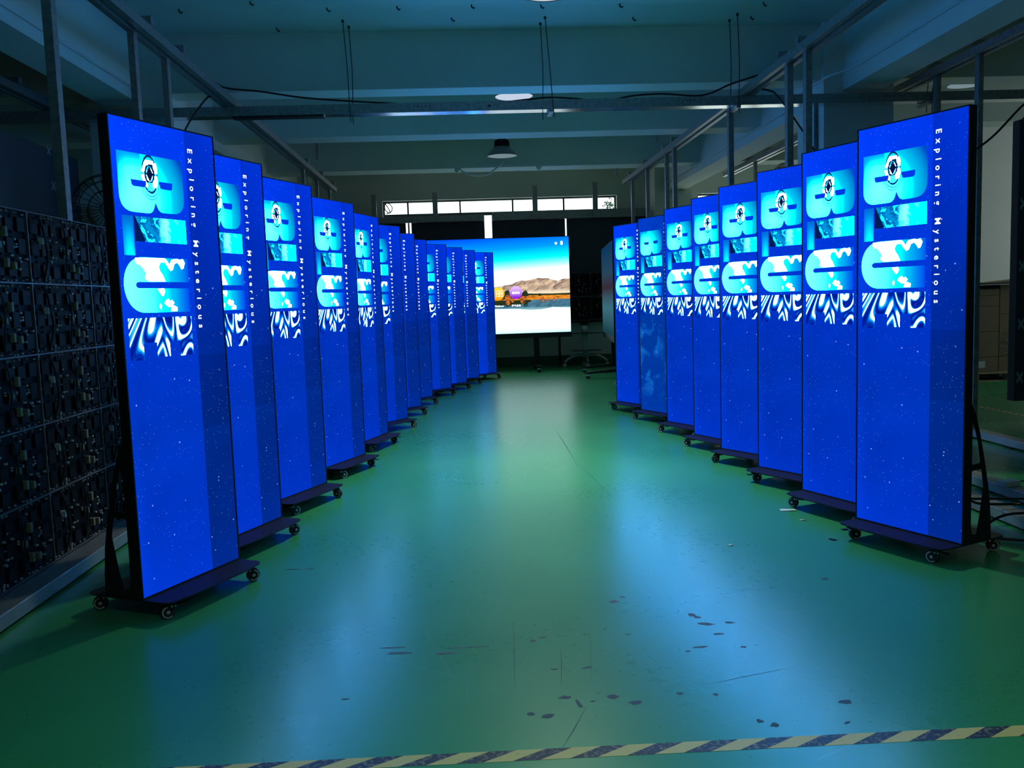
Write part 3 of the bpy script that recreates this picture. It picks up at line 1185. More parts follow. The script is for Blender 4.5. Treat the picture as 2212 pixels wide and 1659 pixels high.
def dim_display(lab, x, y0, y1, z0, z1, feet):
    t = thing('interactive_display', lab, 'display', (x, (y0 + y1) / 2, 0), 0, 'wheeled displays behind the right row')
    cy = (y0 + y1) / 2
    MB().box((0, y0 - cy, z0), (.07, y1 - cy, z1), bevel=.004).build('frame', M['black_plastic'], t)
    MB().box((-.003, y0 - cy + .015, z0 + .09), (.001, y1 - cy - .015, z1 - .015)).build('screen', M['dim_screen'], t)
    for fy in feet:
        MB().box((.08, fy - cy - .04, .10), (.14, fy - cy + .04, 1.5), bevel=.004).build('leg', M['black_metal'], t)
        fb = MB()
        fb.prism([(-.42, fy - cy - .04, .075), (-.40, fy - cy - .04, .10), (.05, fy - cy - .04, .14), (.20, fy - cy - .04, .14), (.55, fy - cy - .04, .10), (.57, fy - cy - .04, .075), (.1, fy - cy - .04, .10)], (0, .08, 0))
        fo = fb.build('foot_bar', M['black_metal'], t)
        for xx in (-.37, .52):
            c_ = MB()
            c_.box((-.028, -.03, .045), (.028, .03, .0755))
            c_.lathe([(.030, -.026), (.033, -.02), (.033, .02), (.030, .026)], c=(0, 0, .034), seg=16, axis='y', mi=1)
            co = c_.build('caster', [M['white_plastic'], M['rubber']], fo)
            co.location = (xx, fy - cy, 0)
    return t


od = dim_display('dim display facing the aisle behind the far right poster, beside the lit screen', 2.25, 12.75, 15.1, .56, 2.06, (14.35, 13.26))
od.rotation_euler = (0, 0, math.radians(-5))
tag(dim_display('display hidden behind the far right poster, one castor showing', 2.37, 10.05, 12.25, .56, 2.0, (11.62, 10.5)))

# ------------------------------------------------------------------ trolley with a potted plant
tr = thing('plant_trolley', 'small trolley with two shelves and arched legs beside the lit screen', 'trolley', (2.13, 15.75, 0))
MB().box((-.05, -.03, .17), (.05, .03, .599), bevel=.006).build('column', M['grey_plastic'], tr)
MB().box((-.28, -.18, .60), (.28, .18, .615), bevel=.004).build('shelf', M['shelf_glass'], tr)
MB().box((-.26, -.18, .29), (.26, .18, .305), bevel=.004).build('shelf', M['shelf_glass'], tr)
for s in (-1, 1):
    lg = MB().tube(smooth_path([(0, 0, .20), (s * .18, 0, .205), (s * .31, 0, .15), (s * .39, 0, .085)], 6), [.028] * 19, 8).build('leg', M['alu'], tr)
    MB().lathe([(.033, -.018), (.036, -.01), (.036, .01), (.033, .018)], c=(s * .39, 0, .036), seg=18, axis='y').build('caster', M['grey_plastic'], tr)
for s in (-1, 1):
    MB().tube(smooth_path([(0, 0, .19), (0, s * .12, .18), (0, s * .24, .10)], 5), .022, 8).build('leg', M['alu'], tr)
    MB().lathe([(.033, -.018), (.036, -.01), (.036, .01), (.033, .018)], c=(0, s * .24, .036), seg=18, axis='y').build('caster', M['grey_plastic'], tr)
pl = thing('potted_plant', 'small leafy plant in a white pot on the trolley top', 'plant', (2.11, 15.75, .615))
MB().lathe([(.05, 0), (.065, .13), (.058, .13), (.05, .11)], seg=20).build('pot', M['white_plastic'], pl)
lf = MB()
rnd = random.Random(11)
for i in range(70):
    a = rnd.random() * 2 * PI
    el = rnd.uniform(-.1, 1.2)
    L = rnd.uniform(.08, .15)
    d = Vector((math.cos(a) * math.cos(el), math.sin(a) * math.cos(el), math.sin(el)))
    s = d.cross(Vector((0, 0, 1))).normalized() * rnd.uniform(.015, .028)
    b0 = Vector((0, 0, .15))
    up = Vector((0, 0, .012))
    m1 = b0 + d * L * .55
    tip = b0 + d * L + Vector((0, 0, -L * .25))
    lf.quad([b0, m1 - s + up * 0, tip, m1 + s])
lf.build('foliage', M['leaf'], pl, normals=False)

# ------------------------------------------------------------------ black boards in front of the far window, rails and posts
struct(MB().box((-2.65, 16.15, .80), (3.41, YF, .8395)).build('trim_sill', M['paint']))
for (x0, x1, z0, z1, lab) in ((-2.65, -1.05, .84, 2.80, 'black board left of the first bright gap in the far window'),
                              (-.95, .385, .84, 2.80, 'black board behind the lit screen, left of the middle window gap'),
                              (.52, 1.855, .84, 2.80, 'black board behind the lit screen, right of the middle window gap'),
                              (1.895, 3.41, .84, 2.80, 'black board right of the lit screen, above the bare LED modules')):
    tag(MB().box((x0, 16.20, z0), (x1, 16.235, z1), bevel=.003).build('blackout_board', M['board']), lab, 'board', 'black boards covering the far window')
tag(MB().box((-2.655, 16.06, 2.69), (.375, 16.11, 2.80), bevel=.003).build('window_rail', M['galv']), 'grey steel rail below the far window, left length', 'rail', 'steel rails below the far window')
tag(MB().box((.525, 16.06, 2.69), (3.415, 16.11, 2.845), bevel=.003).build('window_rail', M['galv']), 'grey steel rail below the far window, right length', 'rail', 'steel rails below the far window')
for i, (x, z1, nm) in enumerate(((-1.593, 3.2, 'leftmost of the four'), (-.497, 3.215, 'second from left of the four'), (1.308, 3.29, 'third from left of the four'), (2.406, 3.32, 'rightmost of the four'))):
    tag(MB().box((x - .045, 16.0, 2.69), (x + .045, 16.0605, z1)).build('window_upright', M['galv']), 'short steel upright across the far window, %s' % nm, 'post', 'steel uprights across the far window')

# ------------------------------------------------------------------ bare LED modules (back side)
MW, MH = .635, .327


def build_module():
    root = empty('led_module')
    b = MB()
    b.box((-MW / 2 + .003, 0, .003), (MW / 2 - .003, .018, MH - .003), mi=0)
    rnd = random.Random(5)
    for half in (0, 1):
        ox = -MW / 2 + half * MW / 2
        for i in range(3):
            for j in range(3):
                x = ox + .03 + i * .10
                z = .03 + j * .10
                b.box((x, -.010, z), (x + .055 + rnd.random() * .02, 0, z + .05 + rnd.random() * .02), mi=1)
        for i in range(9):
            z = .02 + i * .033
            b.box((ox + .09, -.005, z), (ox + .098, 0, z + .02), mi=1)
            b.box((ox + .19, -.006, z), (ox + .20, 0, z + .022), mi=1)
    b.build('circuit_board', [M['pcb'], M['chip']], root)
    e = MB()
    w = .003
    e.box((-MW / 2, -.014, 0), (MW / 2, 0, w)).box((-MW / 2, -.014, MH - w), (MW / 2, 0, MH))
    e.box((-MW / 2, -.014, w), (-MW / 2 + w, 0, MH - w)).box((MW / 2 - w, -.014, w), (MW / 2, 0, MH - w))
    e.build('edge_frame', M['seam'], root)
    d = MB()
    for half in (0, 1):
        ox = -MW / 2 + half * MW / 2
        for i in range(9):
            for z in (.012, .165, .312):
                if rnd.random() < .75:
                    x = ox + .018 + i * .034 + rnd.uniform(-.006, .006)
                    s = rnd.uniform(.0022, .0042)
                    zz = z + rnd.uniform(-.004, .004)
                    d.box((x - s, -.008, zz - s), (x + s, 0, zz + s))
                    if rnd.random() < .4:
                        d.box((x - s, -.008, zz + 2.2 * s), (x + s, 0, zz + 4 * s))
        for i in range(10):
            x, z = ox + rnd.uniform(.02, .30), rnd.uniform(.03, .30)
            d.box((x - .008, -.012, z - .0018), (x + .008, 0, z + .0018))
            d.box((x - .003, -.012, z - .005), (x + .003, 0, z + .005))
    o = d.build('solder_points', M['solder'], root)
    o['kind'] = 'stuff'
    for x, z, m_, s in ((-.20, .20, 'white_plastic', (.011, .016)), (.10, .085, 'cream', (.010, .02)), (.16, .075, 'cream', (.010, .017)), (.10, .22, 'cream', (.010, .022)), (.045, .16, 'cream', (.008, .014))):
        MB().box((x - s[0], -.028, z - s[1]), (x + s[0], 0, z + s[1]), bevel=.003).build('connector' if m_ != 'cream' else 'capacitor', M[m_], root)
    MB().tube(smooth_path([(-.215, -.012, MH - .01), (-.21, -.03, .26), (-.195, -.03, .20), (-.19, -.035, .12), (-.20, -.012, .01)], 5), .006, 6).build('cable', M['cable'], root)
    MB().tube(smooth_path([(.02, -.012, MH - .01), (.03, -.025, .24), (.02, -.03, .15), (.03, -.012, .02)], 5), .004, 6).build('cable', M['cable'], root)
    return root


lw = thing('module_wall_frame', 'steel frame with long base rail carrying the bare LED modules, left', 'frame', (-2.0, 4.463, 0))
MB().box((-.03, -1.65, .012), (.13, 1.62, .075), bevel=.004).build('base_rail', M['alu'], lw)
for yy in (-1.2, -.5, .3, 1.1):
    MB().box((-.04, yy - .05, 0), (.05, yy + .05, .012)).box((-.04, yy - .02, .0), (-.02, yy + .02, .09)).build('foot', M['black_metal'], lw)
for k in range(5):
    yy = -1.587 + k * .635
    MB().box((-.075, yy - .02, .075), (-.035, yy + .02, 1.72)).build('upright', M['black_metal'], lw)
proto_m = build_module()
first = True
ROWN = ['bottom row', 'second row up', 'middle row', 'second row down', 'top row']
COLN = ['column at the left picture edge of the rack', 'middle column', 'column next to the front left poster', 'column hidden behind the front left poster']
for c_ in range(4):
    for r_ in range(5):
        o = proto_m if first else copy_tree(proto_m)
        first = False
        o.location = (-2.0, 3.511 + MW / 2 + c_ * MW, .083 + r_ * MH)
        o.rotation_euler = (0, 0, PI / 2)
        tag(o, 'bare LED module, %s, %s' % (ROWN[r_], COLN[c_]), 'led module', 'bare LED modules on the left rack')
# more modules against the far wall
fw = thing('module_rack', 'low rack of bare LED modules under the black boards, far wall', 'rack', (2.3, 16.15, 0))
for s in (-.60, .60):
    MB().box((s - .02, .0, 0), (s + .02, .03, 1.70)).build('upright', M['black_metal'], fw)
MB().box((-.6, .0, .79), (.6, .04, .82)).build('rail', M['black_metal'], fw)
for c_ in range(2):
    for r_ in range(2):
        o = copy_tree(proto_m)
        o.location = (1.98 + c_ * MW, 16.13, .825 + r_ * .437)
        o.rotation_euler = (0, 0, 0)
        o.scale = (1, 1, .437 / MH)
        tag(o, 'dark LED module on the far wall rack, %s %s' % (('lower', 'upper')[r_], ('next to the lit screen', 'behind the dim display')[c_]), 'led module', 'LED modules on the far wall rack')

# ------------------------------------------------------------------ steel strut grid: long rails, cross rail, posts, hangers
RZ0, RZ1 = 3.022, 3.085


def strut(mb, a, b, w, h, wall=.003, open_up=True, axis='y'):
    """C channel along y (or x), open side up"""
    x, z = a
    y0, y1 = b
    for (p, q, r, s) in ((x - w / 2, x + w / 2, z, z + wall), (x - w / 2, x - w / 2 + wall, z + wall, z + h), (x + w / 2 - wall, x + w / 2, z + wall, z + h)):
        if axis == 'y':
            mb.box((p, y0, r), (q, y1, s))
        else:
            mb.box((y0, p, r), (y1, q, s))


def long_rail(x, lab, y0=-2.0, y1=14.1, z=RZ0, ties=()):
    t = thing('strut_rail', lab, 'rail', (x, 0, z), 0, 'long steel strut rails under the ceiling')
    for s in (-.042, .042):
        m_ = MB()
        strut(m_, (s, 0), (y0, y1), .042, .063)
        m_.build('channel', M['galv'], t)
    for y in ties:
        MB().box((-.075, y - .03, .0635), (.075, y + .03, .115)).build('tie_plate', M['galv'], t)
    return t


long_rail(-2.03, 'long double steel rail above the left LED modules', ties=(4.4, 5.2, 5.95, 6.6, 11.6, 12.7, 13.8))
long_rail(2.62, 'long double steel rail above the right poster row', ties=(5.3, 6.65, 7.05, 10.7, 11.2, 12.4, 13.5))
long_rail(4.22, 'long double steel rail beyond the right concrete beam', z=3.09, y1=14.0, ties=(7.08, 7.72, 10.2, 11.2, 12.0, 12.8))
long_rail(-3.58, 'long double steel rail beyond the left concrete beam', z=3.03, y1=13.0, ties=(6.2, 7.4))
cr = thing('cross_rail', 'steel C channel crossing the whole hall below the ceiling beam', 'rail', (0, 8.0, 0))
m_ = MB()
m_.box((-6.5, 0, 2.935), (7.5, .004, 3.018)).box((-6.5, .136, 2.935), (7.5, .14, 3.018)).box((-6.5, .004, 2.935), (7.5, .136, 2.939), mi=1)
m_.build('channel', [M['galv'], M['galv_bright']], cr)
hl = MB()
for cx in (-.40, 1.98, 3.9):
    for k in range(5):
        hl.lathe([(.006, -.0012), (.006, .001)], c=(cx + k * .035, 0, 2.985), seg=10, axis='y')
hl.lathe([(.012, -.0012), (.012, .001)], c=(.27, 0, 2.975), seg=12, axis='y')
hl.build('bolt_hole', M['black_plastic'], cr)
MB().box((-2.0, .002, 2.917), (-1.2, .10, 2.9345)).build('foam_strip', M['black_plastic'], cr)


def post(x, y, z1, lab, w=.042, d=.06, z0=0.0):
    return tag(MB().box((x - w / 2, y - d / 2, z0), (x + w / 2, y + d / 2, z1), bevel=.002).build('strut_post', M['galv']), lab, 'post', 'upright steel strut posts')


for x, y, z1, lab in ((-2.10, 4.80, RZ0, 'steel post rising behind the bare LED modules at the left'),
                      (-2.06, 5.86, RZ0, 'steel post just above the nearest left poster, left of a pair'),
                      (-2.06, 6.48, RZ0, 'steel post just above the nearest left poster, right of a pair'),
                      (-2.05, 11.65, RZ0, 'left side steel post above the third left poster'),
                      (-2.05, 12.70, RZ0, 'left side steel post above the gap of the third and fourth left posters'),
                      (-2.05, 13.85, RZ0, 'left side steel post above the fourth left poster'),
                      (2.62, 6.62, RZ0, 'steel post of the close pair above the second right poster, right one'),
                      (2.62, 7.00, RZ0, 'steel post of the close pair above the second right poster, left one'),
                      (2.62, 8.55, RZ0, 'single steel post above the fourth right poster'),
                      (2.62, 10.83, RZ0, 'steel post of the far pair above the sixth right poster, right one'),
                      (2.62, 11.25, RZ0, 'steel post of the far pair above the sixth right poster, left one'),
                      (2.62, 12.45, RZ0, 'slim steel post above the seventh right poster'),
                      (2.62, 13.55, RZ0, 'slim steel post above the farthest right poster'),
                      (4.22, 7.08, 3.09, 'steel post rising directly behind the nearest right poster corner'),
                      (4.22, 7.72, 3.09, 'steel post behind the nearest right poster, left of the corner post'),
                      (4.22, 11.2, 3.09, 'steel post behind the small fan at the right'),
                      (4.22, 12.6, 3.09, 'steel post left of the small fan at the right'),
                      (-3.62, 6.9, 3.03, 'steel post in front of the tall dark panel at the far left')):
    post(x, y, z1, lab, w=(.05 if x in (2.62, -2.1) else .042))


def hanger(x, y, lab, s=1, zr=RZ1):
    t = thing('ceiling_hanger', lab, 'bracket', (x, y, 0), 0, 'steel brackets hanging the rails from the ceiling')
    MB().box((-.02, -.02, zr + .06), (.02, .02, zr + .42)).build('drop_leg', M['galv'], t)
    MB().box((min(-.02, s * .24), -.021, zr + .42), (max(.02, s * .24), .021, zr + .46)).build('top_arm', M['galv'], t)
    MB().box((s * .24 - .02, -.02, zr + .4605), (s * .24 + .02, .02, ZC)).build('ceiling_leg', M['galv'], t)
    return t


hanger(-1.86, 5.55, 'steel drop bracket at the top of the left rail, cut by the picture edge', -1)
hanger(2.45, 5.55, 'steel drop bracket at the top of the right rail, cut by the picture edge')
hanger(2.44, 11.0, 'steel drop bracket above the right rail, beside the second ceiling beam')
hanger(2.44, 13.9, 'steel drop bracket at the far end of the right rail')
hanger(-1.86, 11.7, 'steel drop bracket above the far part of the left rail', -1)


def rod(x, ztop, y, dx, zb, lab):
    t = MB()
    t.tube(smooth_path([(x, y, ztop), (x + dx * .3 + .012, y, (ztop + zb) / 2), (x + dx * .8, y, 3.0), (x + dx, y, zb)], 5), .0042, 6)
    t.lathe([(.012, ztop - .02), (.012, ztop)], c=(x, y, 0), seg=8)
    return tag(t.build('threaded_rod', M['rubber']), lab, 'rod', 'thin threaded rods hanging the cross rail')


for (xa, xb, nm) in ((-.99, -.96, 'left pair'), (.79, .762, 'centre pair'), (2.52, 2.50, 'right pair')):
    rod(xa, ZC, 7.985, .03 if xa < 0 else (.06 if xa < 1 else .01), 2.86, 'thin dark rod from ceiling to cross rail, front rod of the %s' % nm)
    rod(xb, ZC, 8.155, .0, 2.87, 'thin dark rod from ceiling to cross rail, rear rod of the %s' % nm)
rod(4.32, 3.45, 7.985, 0, 2.80, 'thin dark rod near the right column, front rod')
rod(4.36, 3.45, 8.155, 0, 2.86, 'thin dark rod near the right column, rear rod')
for x, nm in ((.82, 'middle'), (2.52, 'right'), (4.30, 'far right')):
    tag(MB().box((x - .02, 7.965, 2.905), (x + .02, 8.18, 2.93)).build('rod_bracket', M['galv']), 'small slotted steel bracket under the cross rail, %s' % nm, 'bracket', 'rod brackets under the cross rail')

# hooks left in the ceiling
for i, (x, y) in enumerate(((-2.29, 7.635), (-1.667, 7.474), (-1.602, 8.167), (-1.076, 7.661), (-.491, 7.644), (-.038, 7.968), (.135, 7.639),
                            (.725, 7.668), (1.401, 7.677), (1.586, 8.041), (2.671, 8.073), (2.659, 7.702))):
    h = MB()
    h.tube([(x, y, ZC), (x + .004, y, ZC - .02), (x + .02, y + .004, ZC - .03), (x + .028, y + .004, ZC - .022)], .007, 6)
    tag(h.build('ceiling_hook', M['rubber']), 'tiny dark hook stuck in the ceiling slab', 'hook', 'tiny hooks in the ceiling')

# conduits along the concrete beams
tag(MB().tube([(-2.842, -2, 3.202), (-2.842, 8.24, 3.202)], .011, 8).build('conduit', M['paint']), 'thin painted pipe along the left concrete beam', 'pipe', 'pipes along the concrete beams')
tag(MB().tube(smooth_path([(3.578, 4.25, 3.262), (3.578, 6, 3.258), (3.578, 7.5, 3.24), (3.52, 7.98, 3.222), (3.42, 8.15, 3.206), (3.405, 8.5, 3.202), (3.405, 8.8, 3.202), (3.48, 9.1, 3.202), (3.56, 9.5, 3.202), (3.575, 10.2, 3.202), (3.578, 12, 3.202), (3.578, 15.6, 3.202)], 5), .011, 8).build('conduit', M['paint']), 'thin painted pipe along the right concrete beam', 'pipe', 'pipes along the concrete beams')
tag(MB().tube([(3.405, 8.40, 0), (3.405, 8.40, 3.0)], .02, 8).build('conduit', M['galv']), 'upright pipe on the right concrete column', 'pipe', 'pipes along the concrete beams')

# cables
def cable(pts, r, lab, name='power_cable'):
    return tag(MB().tube(smooth_path(pts, 6), r, 8).build(name, M['cable']), lab, 'cable', 'black cables')


cable([(-2.10, 7.9, 3.20), (-2.03, 8.02, 3.18), (-1.754, 8.03, 3.150), (-1.393, 8.03, 3.09), (-1.009, 8.035, 3.054), (-.683, 8.035, 3.030), (0, 8.035, 2.985), (.597, 8.035, 3.03),
       (.806, 8.035, 3.045), (1.068, 8.035, 3.028), (1.3, 8.035, 3.0), (1.56, 8.035, 3.043), (1.834, 8.035, 3.055), (2.207, 8.035, 3.035), (2.471, 8.03, 3.128), (2.72, 8.02, 3.20)], .0085,
      'long black cable sagging along the cross rail from left to right')
cable([(-2.06, 7.6, 3.012), (-2.10, 7.6, 3.0), (-2.20, 7.6, 2.88), (-2.301, 7.6, 2.73), (-2.42, 7.6, 2.45), (-2.5, 7.6, 1.4), (-2.5, 7.6, .3), (-2.45, 7.5, .012), (-2.3, 7.2, .012)], .0085, 'black cable dropping from the left rail behind the nearest left poster')
cable([(2.66, 7.75, 3.012), (2.72, 7.75, 3.0), (2.79, 7.75, 2.96), (2.95, 7.75, 2.75), (3.11, 7.75, 2.50), (3.3, 7.75, 2.1), (3.36, 7.75, 1.2), (3.36, 7.75, .3), (3.33, 7.7, .012), (3.3, 7.3, .012)], .0085, 'black cable dropping from the right rail behind the second right poster')
cable([(4.90, 7.56, 2.664), (4.86, 7.40, 2.70), (4.75, 7.1, 2.76), (4.548, 7, 2.679), (4.314, 7, 2.448), (4.143, 7, 2.323), (3.95, 7, 2.2), (3.72, 7, 1.85), (3.6, 7, 1.0), (3.6, 7, .25), (3.62, 6.9, .012), (3.7, 6.6, .012)], .009, 'black cable hanging diagonally right of the nearest right poster')

# ------------------------------------------------------------------ high bay lamps
def lamp(x, y, z, lab, power, first=[None]):
    t = thing('high_bay_lamp', lab, 'lamp', (x, y, z), 0, 'high bay lamps under the ceiling')
    MB().lathe([(.205, 0), (.21, .004), (.205, .012), (.105, .125), (.098, .125), (.198, .008), (.205, 0)], seg=40, cap=False).build('shade', M['lamp_grey'], t)
    MB().lathe([(.198, .008), (.10, .10), (.02, .105)], seg=40, cap=False).build('reflector', M['lamp_in'], t)
    hs = MB()
    hs.lathe([(.07, .125), (.07, .22), (.04, .24)], seg=24)
    for k in range(22):
        a = 2 * PI * k / 22
        c_, s_ = math.cos(a), math.sin(a)
        nx, ny = -s_ * .003, c_ * .003
        hs.prism([(c_ * .065 + nx, s_ * .065 + ny, .13), (c_ * .105 + nx, s_ * .105 + ny, .13), (c_ * .100 + nx, s_ * .100 + ny, .205), (c_ * .065 + nx, s_ * .065 + ny, .225)], (-2 * nx, -2 * ny, 0))
    hs.build('heat_sink', M['black_metal'], t)
    MB().tube([(0, 0, .235), (0, 0, ZC - z)], .006, 6).build('cord', M['cable'], t)
    MB().lathe([(.196, .010), (.197, .006), (.12, -.002), (.02, -.004)], seg=36).build('diffuser', M['lens%d' % (1 if power > 80 else 0)], t)
    if power:
        l = bpy.data.lights.new('lamp_beam', 'SPOT')
        l.energy = power
        l.color = (0.86, 1.0, 0.84)
        l.spot_size = math.radians(118)
        l.spot_blend = 0.75
        l.shadow_soft_size = .10
        lo = bpy.data.objects.new('lamp_beam', l)
        COL.objects.link(lo)
        lo.parent = t
        lo.location = (0, 0, -.02)
    return t


M['lens1'] = emit_mat('lamp_lens_lit', lambda nt: (0.55, 0.64, 0.78))
M['lens0'] = emit_mat('lamp_lens_dim', lambda nt: (.17, .24, .27))
lamp(.56, 12.1, 3.19, 'grey high bay lamp hanging whole in view beyond the second ceiling beam', 70)  # beam added to brighten the far wall and floor; lamp is nearly off
lamp(.585, 9.5, 3.385, 'high bay lamp half hidden behind the cross rail, centre', 110)
lamp(.64, 6.30, 3.37, 'high bay lamp cut by the top edge of the picture', 470)
lamp(.62, -.2, 3.37, 'high bay lamp hanging behind the camera', 380)
lamp(5.53, 9.5, 3.41, 'high bay lamp in the right bay behind a steel post', 0)

# cable duct and hose under the third beam
tag(MB().box((-1.9, 13.23, 3.226), (3.3, 13.2455, 3.255)).build('cable_duct', M['paint']), 'thin white cable duct along the third ceiling beam', 'duct')
tag(MB().tube(smooth_path([(-.03, 13.25, 3.21), (.05, 13.2, 3.14), (.2, 13.2, 3.10), (.38, 13.2, 3.11), (.52, 13.2, 3.20), (.60, 13.2, 3.26), (.66, 13.2, 3.38)], 6), .012, 8).build('flexible_hose', M['white_plastic']), 'white flexible hose drooping under the third ceiling beam', 'hose')
for x, nm in ((-.06, 'at the hose end'), (1.16, 'right of the lamp')):
    s_ = thing('smoke_detector', 'small white ceiling socket on the third beam, %s' % nm, 'socket', (x, 13.3, 3.216), 0, 'small sockets under the third beam')
    MB().lathe([(.04, 0), (.045, -.02), (.025, -.045), (.018, -.06)], seg=18).build('body', M['white_plastic'], s_)

# ------------------------------------------------------------------ far left: tall dark panel and a drum fan
dp = thing('led_cabinet_wall', 'tall dark panel wall behind the bare LED modules at the far left', 'panel', (-3.42, 6.6, 0))
MB().box((-.08, -1.9, .05), (0, 1.55, 2.625), bevel=.004).build('panel', M['board'], dp)
for yy in (-1.5, 1.2):
    MB().box((-.3, yy - .04, 0), (.15, yy + .04, .05)).build('foot', M['black_metal'], dp)


def clip_pts(k):
    return rounded([(-.030, -.045), (-.008, -.018), (.008, -.018), (.030, -.045), (.034, -.02), (.014, 0), (.034, .02), (.030, .045), (.008, .018), (-.008, .018), (-.030, .045), (-.034, .02), (-.014, 0), (-.034, -.02)], .006, 3)


for yy, zz in ((.98, 2.60), (1.02, 2.32), (1.05, 2.02)):
    MB().prism([(.0, yy + a * .9, zz + b) for a, b in clip_pts(0)], (.012, 0, 0)).build('butterfly_clip', M['clip'], dp)


def fan(loc, rz, R, lab, pole):
    t = thing('drum_fan', lab, 'fan', loc, rz, 'round cage fans')
    c_ = MB()
    for yy, rr in ((-.07, .55), (-.085, .25), (-.05, .8), (-.02, 1.0), (.05, 1.0), (.08, .6)):
        ring = [(R * rr * math.cos(2 * PI * k / 32), yy, R * rr * math.sin(2 * PI * k / 32)) for k in range(33)]
        c_.tube(ring, .004, 5, cap=False)
    for k in range(28):
        a = 2 * PI * k / 28
        ca, sa = math.cos(a), math.sin(a)
        c_.tube([(R * .12 * ca, -.09, R * .12 * sa), (R * .6 * ca, -.068, R * .6 * sa), (R * ca, -.02, R * sa), (R * ca, .05, R * sa), (R * .5 * ca, .085, R * .5 * sa)], .0022, 4, cap=False)
    c_.build('cage', M['black_metal'], t)
    b = MB()
    for k in range(3):
        a0 = 2 * PI * k / 3
        pts = []
        for q in range(9):
            aa = a0 + q * .11
            pts.append((R * .85 * math.cos(aa), .02 - .05 * q / 8, R * .85 * math.sin(aa)))
        pts += [(R * .15 * math.cos(a0 + .9), -.02, R * .15 * math.sin(a0 + .9)), (R * .15 * math.cos(a0), .02, R * .15 * math.sin(a0))]
        b.prism(pts, (0, .004, 0))
    b.build('blade', M['grey_plastic'], t)
    MB().lathe([(R * .14, -.06), (R * .16, .0), (R * .16, .14), (R * .1, .18)], seg=20, axis='y').build('motor', M['black_metal'], t)
    if pole:
        MB().tube([(0, .11, -R * .1), (0, .11, -pole + .02)], .022, 10).build('pole', M['black_metal'], t)
        MB().lathe([(.22, -pole), (.22, -pole + .02), (.03, -pole + .05)], c=(0, .11, 0), seg=28).build('base', M['black_metal'], t)
    return t


fan((-2.62, 6.75, 2.0), .35, .27, 'big round cage fan half hidden behind the nearest left poster', 2.0)
fan((4.42, 12.0, 2.86), -.2, .13, 'small round cage fan peeping above the third right poster', 2.86)

# ------------------------------------------------------------------ right bay: pallet, boxes, cabinet, rails, cables
pa = thing('pallet', 'pale wooden pallet under the stacked cardboard boxes', 'pallet', (6.95, 11.25, 0))
for x in (-.5, 0, .5):
    for y in (-.38, 0, .38):
        MB().box((x - .06, y - .06, .018), (x + .06, y + .06, .102)).build('block', M['wood'], pa)
MB().box((-.56, -.44, .1025), (.56, .44, .125)).build('deck', M['wood'], pa)
for y in (-.38, 0, .38):
    MB().box((-.56, y - .05, 0), (.56, y + .05, .0175)).build('runner', M['wood'], pa)


def carton(x0, x1, y0, y1, z0, z1, lab, label=False):
    t = thing('cardboard_box', lab, 'box', ((x0 + x1) / 2, (y0 + y1) / 2, z0), 0, 'cardboard boxes on the pallet')
    w, d, h = (x1 - x0) / 2, (y1 - y0) / 2, z1 - z0
    MB().box((-w, -d, .001), (w, d, h - .001), bevel=.006).build('carton', M['card'], t)
    MB().box((-w - .001, -d * .1, h - .0015), (w + .001, d * .1, h + .0)).build('tape_strip', M['film'], t)
    if label:
        MB().box((-w + .10, -d - .0015, h * .3), (-w + .20, -d, h * .75)).build('paper_label', M['paper'], t)


Y0 = 10.83
for (z0, z1, lab, lb) in ((.125, .315, 'brown box at the bottom of the left pallet stack, with pale paper label', True), (.315, .64, 'brown box second from the bottom of the left pallet stack', False),
                          (.64, .965, 'brown box in the middle of the left pallet stack', False), (.965, 1.10, 'flat brown box second from the top of the left pallet stack', False),
                          (1.10, 1.185, 'flat brown box topping the left pallet stack', False)):
    carton(6.40, 6.77, Y0, 11.5, z0, z1, lab, lb)
for (z0, z1, lab) in ((.125, .32, 'wide brown box at the bottom of the right pallet stack'), (.32, .86, 'tall film-wrapped brown box on the right pallet stack'), (.86, 1.235, 'tall brown box topping the right pallet stack')):
    carton(6.79, 7.25, Y0 + .02, 11.5, z0, z1, lab)
fi = MB()
rnd = random.Random(4)
for i in range(9):
    z = .36 + i * .03
    fi.tube(smooth_path([(6.785 + rnd.random() * .1, Y0 + .012, z + rnd.uniform(-.03, .03)), (6.95, Y0 + .009, z + .03 * rnd.random()), (7.26, Y0 + .012, z + .08 * rnd.random())], 5), .004, 5)
tag(fi.build('stretch_film', M['film']), 'crumpled clear stretch film round the right pallet stack', 'film')
tag(MB().box((6.25, 10.75, 1.240), (7.6, 11.6, 1.262), bevel=.003).build('dark_sheet', M['board']), 'dark flat sheet lying on top of the pallet boxes', 'sheet')
tag(MB().prism([(6.7, 10.85, 1.2625), (7.5, 10.85, 1.2625), (7.5, 10.85, 1.36), (7.2, 10.85, 1.30)], (0, .5, 0)).build('cardboard_flap', M['card']), 'bent cardboard sheet on the dark sheet over the boxes', 'cardboard')

cb = thing('led_cabinet', 'tall black LED cabinet cut by the right picture edge', 'cabinet', (5.45, 7.55, 0))
MB().box((-.61, -.05, .20), (.61, .05, 2.655), bevel=.004).build('panel', M['board'], cb)
for s in (-.2, .5):
    MB().box((s - .03, -.25, 0), (s + .03, .35, .05)).box((s - .03, -.03, .05), (s + .03, .03, .20)).build('foot', M['black_metal'], cb)
for zz in (1.935, 1.393, .885, .411):
    MB().prism([(-.565 + a * .8, -.05, zz + b * 1.3) for a, b in clip_pts(0)], (0, -.010, 0)).build('butterfly_clip', M['clip'], cb)


